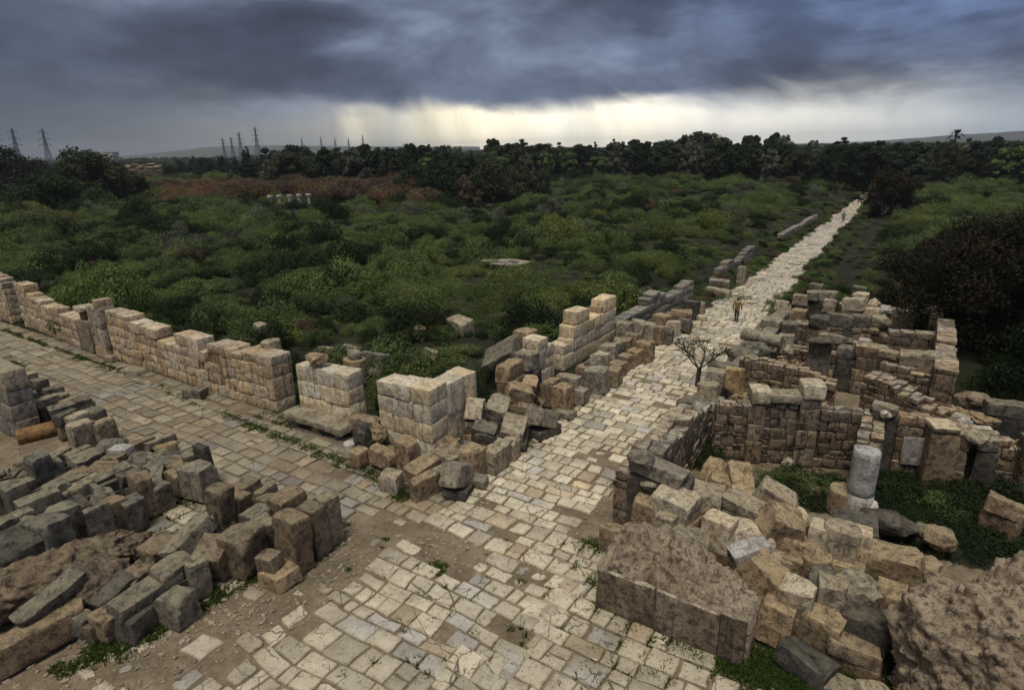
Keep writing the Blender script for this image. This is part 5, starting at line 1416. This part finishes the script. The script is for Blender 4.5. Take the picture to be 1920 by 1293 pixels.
o = link_mesh('street_weeds', V, Fc, MAT['grass'], attr={'tint': ('FLOAT', 'FACE', tn)})
tag(o, 'green weeds and grass along kerbs, joints and block feet', 'grass', kind='stuff')

# low plants inside the rooms and round the blocks
lowp = random.Random(29)
def low_plant(px, py, s, k, label, group=None, z=0.0, hs=.75):
    p = g(px, py, z)
    o = bpy.data.objects.new('low_bush', BUSH[k]); COL.objects.link(o)
    o.location = (p.x, p.y, z - .12); o.scale = (s, s, s * hs); o.rotation_euler = (0, 0, lowp.uniform(0, 6))
    tag(o, label, 'bush', group)
GI = 'low green plants on the floor of the ruined rooms'
for px, py, s, k in ((1395, 915, .5, 5), (1430, 905, .62, 1), (1465, 925, .75, 6), (1500, 915, .8, 0), (1530, 940, .7, 5), (1490, 890, .6, 6), (1555, 900, .6, 5), (1440, 935, .5, 5), (1560, 945, .5, 6)):
    low_plant(px, py, s, k, 'low green plant on the floor between the right heap and the pilastered wall', GI)
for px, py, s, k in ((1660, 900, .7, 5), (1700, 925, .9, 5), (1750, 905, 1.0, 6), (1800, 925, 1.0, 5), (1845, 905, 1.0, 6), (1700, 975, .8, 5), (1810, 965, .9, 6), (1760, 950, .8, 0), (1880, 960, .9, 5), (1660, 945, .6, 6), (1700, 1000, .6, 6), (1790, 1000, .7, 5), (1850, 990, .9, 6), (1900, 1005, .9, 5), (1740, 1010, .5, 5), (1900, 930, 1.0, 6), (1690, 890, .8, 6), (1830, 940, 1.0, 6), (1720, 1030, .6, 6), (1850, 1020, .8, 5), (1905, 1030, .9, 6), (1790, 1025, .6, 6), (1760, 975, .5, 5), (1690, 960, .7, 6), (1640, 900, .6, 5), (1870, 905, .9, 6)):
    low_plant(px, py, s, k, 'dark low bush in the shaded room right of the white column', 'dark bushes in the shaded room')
for px, py, s, k in ((700, 760, .5, 0), (690, 735, .6, 3), (740, 715, .9, 0), (790, 700, 1.0, 3), (820, 690, .9, 1), (880, 715, .8, 0), (900, 690, .9, 7), (870, 740, .5, 2), (545, 800, .3, 0), (1010, 745, .5, 0), (925, 720, .7, 8), (940, 700, .7, 7), (985, 822, .3, 1), (545, 700, .6, 5), (690, 705, .6, 0), (770, 735, .7, 1)):
    low_plant(px, py, s, k, '%s low bush growing between the corner pier and the wall gap' % SPEC[k][1], 'low bushes by the corner pier, ' + SPEC[k][1])
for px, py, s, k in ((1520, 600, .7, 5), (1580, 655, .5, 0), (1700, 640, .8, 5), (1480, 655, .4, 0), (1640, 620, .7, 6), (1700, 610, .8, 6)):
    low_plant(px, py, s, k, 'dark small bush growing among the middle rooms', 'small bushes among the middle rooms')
for px, py, s, k in ((1325, 868, .55, 6), (1345, 885, .6, 5), (1338, 850, .6, 6)):  # bushes added to make the pit behind the wall look dark
    low_plant(px, py, s, k, 'added dark bush that darkens the pit behind the ashlar street wall', 'added dark bushes behind the street wall', hs=1.3)
for px, py, s, k in ((8, 690, .7, 5), (30, 688, .5, 0)):
    low_plant(px, py, s, k, 'dark bush beside the small heap at the left edge', 'dark bushes at the left edge')

# opening in the scrub with a flagged floor
rng = random.Random(3)
def on_floor(x, y): return ((x + 34.5) / 3.3) ** 2 + ((y - 52.4) / 1.7) ** 2 < 1
zf = ground_z(-34.5, 52.4) + .42
n0 = len(PV)
pave_rows(lambda y: -38.2, lambda y: -31.0, 50.6, 54.2, rng, depth=(.7, 1.1), length=(.9, 1.8), base=.33, inside=on_floor, miss=.15)
PV = [(x, y, z + zf) for x, y, z in PV]
flush_paving('scrub_floor')

# five column stubs with capitals out in the scrub
for i, px in enumerate((508, 525, 545, 562, 580)):
    p = g(px, 384 - i * .9, 2.0)
    c = empty('column_stub', (p.x, p.y, 1.7)); tag(c, 'white column stub with a capital, %s from the left of the five in the scrub' % ORD[i], 'column', 'column stubs in the scrub')
    V, Fc = drum(.28, 1.6, rng, 14); link_mesh('shaft', V, Fc, MAT['w'], (0, 0, .8), parent=c, smooth=50)
    V, Fc = stone_shape(.40, .40, .25, rng, stepm=.4); link_mesh('capital', V, Fc, MAT['w'], (0, 0, 1.9), parent=c, smooth=38)

# fortress ruin beyond the brown band
fx, fy = on_ray(263, 285)
ft = empty('fort_ruin', (fx, fy, ground_z(fx, fy))); tag(ft, 'square tan fort ruin with a broken top beyond the brown bushes', 'fort')
ft.rotation_euler = (0, 0, 1.0); ft.scale = (.9, .9, .78); bpy.context.view_layer.update()
V, Fc, tn = wall_mesh(14, 9, [(0, 9.2), (3, 9.6), (6, 9.3), (11, 9.8), (11.5, 8.6), (14, 9.2)], 1.0, (1.5, 3.2), random.Random(5))
link_mesh('keep', [(x - 7, y, z) for x, y, z in V], Fc, MAT['ruin'], parent=ft, smooth=40, attr={'tone': ('FLOAT_COLOR', 'FACE', tn)})
V, Fc, tn = wall_mesh(5, 5, [(0, 7), (5, 6)], 1.0, (1.2, 2.4), random.Random(6))
link_mesh('side_tower', [(x - 12.5, y + 1, z) for x, y, z in V], Fc, MAT['ruin'], parent=ft, smooth=40, attr={'tone': ('FLOAT_COLOR', 'FACE', tn)})

# small far buildings
for i, (px, d, w_, h_, lab) in enumerate(((208, 900, 14, 14, 'tiny white house far off right of the dark round tree'), (372, 560, 24, 3.2, 'low tan shed far off in front of the distant trees'), (1845, 330, 14, 3.0, 'low pale building in the clearing at the right'))):
    x, y = on_ray(px, d); b = empty('far_building', (x, y, ground_z(x, y))); tag(b, lab, 'building'); b.rotation_euler = (0, 0, .4 + i)
    V, Fc = rounded_box(w_ / 2, w_ * .35, h_ / 2, .05, 9); link_mesh('walls', V, Fc, MAT['w' if i != 1 else 'c'], (0, 0, h_ / 2), parent=b)
    V, Fc = rounded_box(w_ / 2 + .4, w_ * .35 + .4, .15, .05, 9); link_mesh('roof', V, Fc, MAT['m'], (0, 0, h_ + .16), parent=b)
    V, Fc = rounded_box(w_ * .06, .1, h_ * .3, .02, 9); link_mesh('door', V, Fc, MAT['bark'], (0, -w_ * .35 - .05, h_ * .32), parent=b)

# far woods, one mass
fw = random.Random(66); pts = []; idx = []; rot = []; scl = []
for k in range(2600):
    px = fw.uniform(-40, 1960); d = fw.uniform(330, 1500)
    if px < 480 and d < 420: continue
    if px < 470 and fbm2(*on_ray(px, d), .006, 2) < (-.02 if d < 900 else -.2): continue
    x, y = on_ray(px, d)
    pts.append((x, y, ground_z(x, y) - .2)); idx.append(fw.randrange(2)); rot.append((0, 0, fw.uniform(0, 6.28)))
    s = fw.uniform(.55, .9) * (1 if px > 480 else .8); scl.append((s * 1.6, s * 1.6, s * (.9 if d < 700 else 1.0)))
crowns = [o for o in COL.objects if o.name.startswith('crown') and o.data in (FOREST[1][0], FOREST[2][0])]
c1 = [o for o in crowns if o.data == FOREST[1][0]][0]; c2 = [o for o in crowns if o.data == FOREST[2][0]][0]
o = scatter('far_woods', pts, idx, rot, scl, [c1, c2]); tag(o, 'dark woods fading toward the horizon', 'woods', kind='stuff')

# hills on the horizon
def hill(name, px0, px1, d, tops, seed):
    n = 60; V = []; Fc = []
    for i in range(n + 1):
        t = i / n; a = azim(px0 + (px1 - px0) * t)
        px = px0 + (px1 - px0) * t
        ht = float(np.interp(px, [p for p, h in tops], [h for p, h in tops])) + 2.2 * noise.fractal(Vector((t * 9, seed, 0)), 1, 2, 5)
        for k, (dd, f) in enumerate(((-300, 0), (-150, .55), (0, 1), (250, .6), (600, 0))):
            V.append((math.sin(a) * (d + dd), math.cos(a) * (d + dd), max(0, ht * f) - (2 if f == 0 else 0)))
    for i in range(n):
        for k in range(4):
            q = i * 5 + k; Fc.append((q, q + 5, q + 6, q + 1))
    o = link_mesh(name, V, Fc, MAT['hill'], smooth=180); tag(o, kind='structure')
hill('hills', -60, 900, 2600, [(-60, 8), (150, 8), (230, 8), (300, 20), (360, 28), (380, 36), (480, 40), (620, 32), (900, 20)], 1.0)
hill('hills', 1450, 2000, 2400, [(1450, 5), (1650, 14), (1750, 24), (1850, 30), (1930, 34), (2000, 30)], 4.0)

# ------------------------------------------------------------------ pylons
def strut(a, b, r):
    a, b = Vector(a), Vector(b)
    return tube([tuple(a), tuple(b)], [r, r], 4)
def pylon(px, d, h, label, arms=3, group='power pylons on the horizon', r=.13, rot=None):
    x, y = on_ray(px, d)
    t = empty('pylon', (x, y, 0), rot if rot is not None else azim(px) * -1 + .5); tag(t, label, 'pylon', group)
    P = []; b = h * .095; tw = h * .018
    def lv(z):
        f = z / h; w = b + (tw * 1.6 - b) * min(1, f / .58) if f < .58 else tw * 1.6 + (tw * .5 - tw * 1.6) * (f - .58) / .42
        return [(w, w, z), (-w, w, z), (-w, -w, z), (w, -w, z)]
    zs = [0, h * .16, h * .30, h * .42, h * .52, h * .60, h * .68, h * .76, h * .84, h * .92, h]
    for a, c in zip(zs[:-1], zs[1:]):
        A, B = lv(a), lv(c)
        for k in range(4):
            k2 = (k + 1) % 4
            P.append(strut(A[k], B[k], r * 1.3)); P.append(strut(A[k], B[k2], r)); P.append(strut(A[k2], B[k], r)); P.append(strut(B[k], B[k2], r))
    V, Fc = join(P); link_mesh('tower', V, Fc, MAT['steel'], parent=t)
    for i in range(arms):
        z = h * (.62 + .14 * i); w = h * (.15 - .02 * abs(i - 0)); P = []
        for s in (-1, 1):
            for q in (-tw, tw): P.append(strut((0, q, z), (s * w, 0, z + .3), r)); P.append(strut((0, q, z + h * .05), (s * w, 0, z + .3), r))
            P.append(strut((s * w, 0, z + .3), (s * w, 0, z - h * .035), r * .8))
        V, Fc = join(P); link_mesh('cross_arm', V, Fc, MAT['steel'], parent=t)
pylon(2, 640, 33, 'steel pylon cut by the left edge, leftmost of three near ones'); pylon(35, 640, 34, 'steel pylon between the two others at the left edge'); pylon(91, 660, 34, 'steel pylon rightmost of the three near ones at the left edge')
pylon(421, 950, 32, 'thin pylon leftmost of the four in the middle left', r=.16); pylon(437, 950, 33, 'thin pylon second of the four in the middle left', r=.16); pylon(453, 930, 39, 'thin pylon third of the four in the middle left', r=.16); pylon(484, 900, 44, 'tall pylon rightmost of the four in the middle left', r=.17)
for i, (px, h) in enumerate(((568, 34), (604, 36), (630, 34), (655, 33), (682, 38))):
    pylon(px, 1500, h + 8, 'tiny far pylon above the woods, %s from the left of five' % ORD[i], arms=2, group='tiny far pylons', r=.18)

# ------------------------------------------------------------------ people
def skin_obj(name, joints, edges, mat, parent=None, loc=(0, 0, 0), sub=1, root=0):
    me = bpy.data.meshes.new(name); me.from_pydata([j[0] for j in joints], edges, []); me.materials.append(mat)
    o = bpy.data.objects.new(name, me); COL.objects.link(o); o.location = loc
    if parent: o.parent = parent
    md = o.modifiers.new('skin', 'SKIN'); md.use_smooth_shade = True
    sv = me.skin_vertices[0].data if me.skin_vertices else None
    if sv is None:
        bpy.context.view_layer.update(); sv = me.skin_vertices[0].data
    for i, j in enumerate(joints):
        r = j[1]; sv[i].radius = (r, r) if not hasattr(r, '__len__') else r
        sv[i].use_root = (i == root)
    ms = o.modifiers.new('sub', 'SUBSURF'); ms.levels = sub; ms.render_levels = sub
    return o

def person(name, label, x, y, z, rz, coat, stride=.2, scale=1.0):
    t = empty(name, (x, y, z), rz); t.scale = (scale,) * 3
    tag(t, label, 'person')
    s = stride
    J = [((0, 0, .93), (.15, .11)), ((0, 0, 1.15), (.14, .10)), ((0, 0, 1.38), (.17, .105)), ((0, .01, 1.50), (.055, .055)), ((0, .02, 1.58), (.07, .08)), ((0, .025, 1.67), (.078, .095)), ((0, .02, 1.745), (.05, .06))]
    E_ = [(0, 1), (1, 2), (2, 3), (3, 4), (4, 5), (5, 6)]
    feet = []
    for sd, st in ((-1, s), (1, -s)):
        b = len(J)
        J += [((sd * .09, 0, .88), .085), ((sd * .10, st * .45 + .03, .50), .06), ((sd * .10, st * .8 - .04, .10), .04), ((sd * .10, st * .8 + .09, .035), .033)]
        E_ += [(0, b), (b, b + 1), (b + 1, b + 2), (b + 2, b + 3)]; feet.append((sd * .10, st * .8))
    arms = []
    for sd, st in ((-1, -s), (1, s)):
        b = len(J)
        J += [((sd * .20, 0, 1.42), .058), ((sd * .29, -.05 + st * .2, 1.15), .044), ((sd * .25, .06 + st * .4, .93), .032), ((sd * .245, .085 + st * .42, .86), .036)]
        E_ += [(2, b), (b, b + 1), (b + 1, b + 2), (b + 2, b + 3)]; w = b + 3
        hx, hy, hz = J[w][0]
        for k, (oy, ln) in enumerate(((-.027, .065), (-.009, .078), (.009, .072), (.026, .056))):
            q = len(J); J += [((hx, hy + oy, hz - .05), .009), ((hx - sd * .012, hy + oy + .006, hz - .05 - ln * .5), .0085), ((hx - sd * .03, hy + oy + .010, hz - .05 - ln), .0075)]
            E_ += [(w, q), (q, q + 1), (q + 1, q + 2)]
        q = len(J); J += [((hx - sd * .01, hy + .045, hz - .02), .010), ((hx - sd * .02, hy + .058, hz - .06), .009)]; E_ += [(w, q), (q, q + 1)]
        arms.append((b, J[b][0], J[b + 1][0], J[b + 2][0]))
    skin_obj('body', J, E_, MAT['skin'], t)
    # coat: torso, sleeves and hem
    C = [((0, 0, .84), (.20, .145)), ((0, 0, 1.02), (.19, .14)), ((0, 0, 1.2), (.18, .13)), ((0, 0, 1.38), (.195, .13)), ((0, .005, 1.49), (.085, .08))]
    CE = [(0, 1), (1, 2), (2, 3), (3, 4)]
    for (b, p, q, w) in arms:
        k = len(C); C += [(p, .078), (q, .066), (w, .055)]; CE += [(3, k), (k, k + 1), (k + 1, k + 2)]
    skin_obj('coat', C, CE, MAT[coat], t)
    Tn = [((0, 0, .92), (.165, .125))]; TE = []
    for (fx, fy), st in zip(feet, (s, -s)):
        sd = 1 if fx > 0 else -1; k = len(Tn)
        Tn += [((sd * .09, 0, .80), .10), ((sd * .10, st * .45 + .03, .50), .076), ((sd * .10, fy - .04, .12), .06)]; TE += [(0, k), (k, k + 1), (k + 1, k + 2)]
    skin_obj('trousers', Tn, TE, MAT['trousers'], t)
    for fx, fy in feet:
        V, Fc = rounded_box(.05, .14, .045, .035, .06); link_mesh('shoe', V, Fc, MAT['shoe'], (fx, fy + .03, .045), parent=t, smooth=60)
    V, Fc = ico(.088, .105, .10, random.Random(2), 3, .05); V = V[:]; V[:, 2] = np.maximum(V[:, 2], -.05 + V[:, 1] * .6)
    link_mesh('hair', V, Fc, MAT['hair'], (0, .005, 1.68), parent=t, smooth=180)
    for sd in (-1, 1):
        V, Fc = ico(.012, .02, .03, random.Random(3), 2, .05); link_mesh('ear', V, Fc, MAT['skin'], (sd * .088, .03, 1.64), parent=t, smooth=180)
        V, Fc = ico(.011, .008, .009, random.Random(4), 2, 0); link_mesh('eye', V, Fc, MAT['hair'], (sd * .032, .112, 1.655), parent=t, smooth=180)
    V, Fc = ico(.014, .02, .025, random.Random(5), 2, 0); link_mesh('nose', V, Fc, MAT['skin'], (0, .125, 1.63), parent=t, smooth=180)
    V, Fc = ico(.025, .008, .008, random.Random(6), 2, 0); link_mesh('mouth', V, Fc, MAT['skin'], (0, .110, 1.595), parent=t, smooth=180)
    return t
p = g(1380, 603, .04); person('person', 'person in a mustard coat and dark trousers walking away up the long street', p.x, p.y, .04, -.05, 'coat', .16)
p = g(1580, 417, .04); person('person', 'tiny figure in grey clothes far up the long street', p.x, p.y, .04, .3, 'greycoat', .2, 1.0)

# ------------------------------------------------------------------ the air
def haze_box():
    V = [(-4200, -200, -4), (4200, -200, -4), (4200, 4200, -4), (-4200, 4200, -4), (-4200, -200, 70), (4200, -200, 70), (4200, 4200, 70), (-4200, 4200, 70)]
    Fc = [(0, 3, 2, 1), (4, 5, 6, 7), (0, 1, 5, 4), (1, 2, 6, 5), (2, 3, 7, 6), (3, 0, 4, 7)]
    m = bpy.data.materials.new('haze_air'); m.use_nodes = True
    T = NT(m.node_tree); T.n.clear()
    out = T.new('ShaderNodeOutputMaterial'); v = T.new('ShaderNodeVolumePrincipled')
    v.inputs['Color'].default_value = (.80, .86, .95, 1); v.inputs['Density'].default_value = HAZE
    v.inputs['Anisotropy'].default_value = .2
    T.l.new(v.outputs[0], out.inputs['Volume'])
    o = link_mesh('haze', V, Fc, m); tag(o, kind='stuff')
HAZE = .00014
haze_box()

# ------------------------------------------------------------------ gravel and broken bits on the bare earth
def gravel():
    import bmesh
    rng = random.Random(91)
    bm = bmesh.new(); bmesh.ops.create_icosphere(bm, subdivisions=1, radius=1)
    TV = np.array([v.co[:] for v in bm.verts]); TF = [tuple(v.index for v in f.verts) for f in bm.faces]; bm.free()
    V = []; Fc = []
    def drop(x, y, r):
        o = len(V)
        q = TV * (1 + np.array([[rng.uniform(-.3, .3)] for _ in TV])) * np.array([r * rng.uniform(.7, 1.4), r * rng.uniform(.7, 1.4), r * rng.uniform(.4, .9)])
        V.extend((q + np.array([x, y, ground_z(x, y) - .03 + r * .25])).tolist()); Fc.extend([tuple(i + o for i in f) for f in TF])
    zones = [((390, 1150), 2.2, 420), ((250, 1225), 2.6, 420), ((840, 1030), 1.4, 260), ((620, 1030), 1.6, 300), ((520, 1100), 2.0, 350), ((915, 940), .7, 90), ((80, 1270), 2.5, 250), ((1110, 985), .9, 90),
             ((640, 700), 2.0, 90), ((770, 880), 1.2, 160), ((1000, 800), 1.5, 160), ((1450, 900), 2.0, 160), ((1640, 1000), 2.2, 260), ((300, 960), 2.5, 200), ((160, 820), 3.0, 200), ((1550, 680), 2.5, 200), ((1100, 720), 2.0, 160), ((1250, 620), 3.0, 160), ((250, 700), 4, 200), ((1450, 1200), 2.0, 200)]
    for (pp, r, n) in zones:
        c = g(*pp)
        for _ in range(n):
            a = rng.uniform(0, 6.283); q = r * math.sqrt(rng.random())
            drop(c.x + q * math.cos(a), c.y + q * math.sin(a), rng.choice((.012, .016, .02, .025, .03, .045, .07)))
    o = link_mesh('loose_gravel', V, Fc, MAT['m'], smooth=30); tag(o, 'loose stones and gravel on the bare earth', 'gravel', kind='stuff')
gravel()

def rubble():
    """broken stones lying between and under the tumbled blocks, too many to count"""
    rng = random.Random(17)
    for nm, mt, lab, zones in (
        ('dark_rubble', 'g', 'small broken grey stones filling the gaps of the left heaps', [((250, 880), 3.0, 1.6, 120), ((120, 900), 3.2, 2.0, 130), ((110, 770), 2.4, 1.4, 70), ((150, 1120), 2.4, 1.2, 90), ((330, 1060), 1.8, 1.2, 80), ((480, 980), 1.6, 1.2, 80)]),
        ('brown_rubble', 'b', 'small broken brown stones filling the gaps of the right heap and rooms', [((1350, 1010), 1.8, 1.3, 110), ((1560, 1080), 1.8, 1.2, 110), ((1480, 1160), 1.4, .9, 70), ((860, 850), 1.8, 1.0, 80), ((960, 770), 1.8, 1.6, 90), ((1150, 680), 1.2, 4.0, 110), ((1250, 610), 1.2, 4.0, 80),
            ((1540, 690), 3.2, 1.8, 130), ((1580, 640), 3.5, 2.2, 130), ((1570, 590), 3.5, 2.4, 130), ((1700, 800), 2.0, 1.6, 90), ((1860, 800), 2.0, 1.8, 120), ((1440, 640), 1.0, 5.0, 120), ((1450, 760), 2.4, 1.2, 80)])):
        V = []; Fc = []
        for (pp, ra, rb_, n) in zones:
            c = g(*pp)
            for _ in range(n):
                a = rng.uniform(0, 6.283); q = math.sqrt(rng.random())
                s = rng.choice((.07, .09, .12, .15, .19, .24))
                W, f = stone_shape(s * rng.uniform(.7, 1.3), s * rng.uniform(.6, 1.1), s * rng.uniform(.4, .8), rng, r=.015, stepm=.3, wear=1.3, chips=3)
                e = Euler((rng.gauss(0, .35), rng.gauss(0, .35), rng.uniform(0, 6.28))).to_matrix()
                W = W @ np.array(e).T + np.array([c.x + ra * q * math.cos(a), c.y + rb_ * q * math.sin(a), s * .3 + rng.choice((0, 0, 0, .12, .25))])
                o = len(V); V.extend(W.tolist()); Fc.extend([tuple(i + o for i in k) for k in f])
        o = link_mesh(nm, V, Fc, MAT[mt], smooth=26); tag(o, lab, 'rubble', kind='stuff')
rubble()
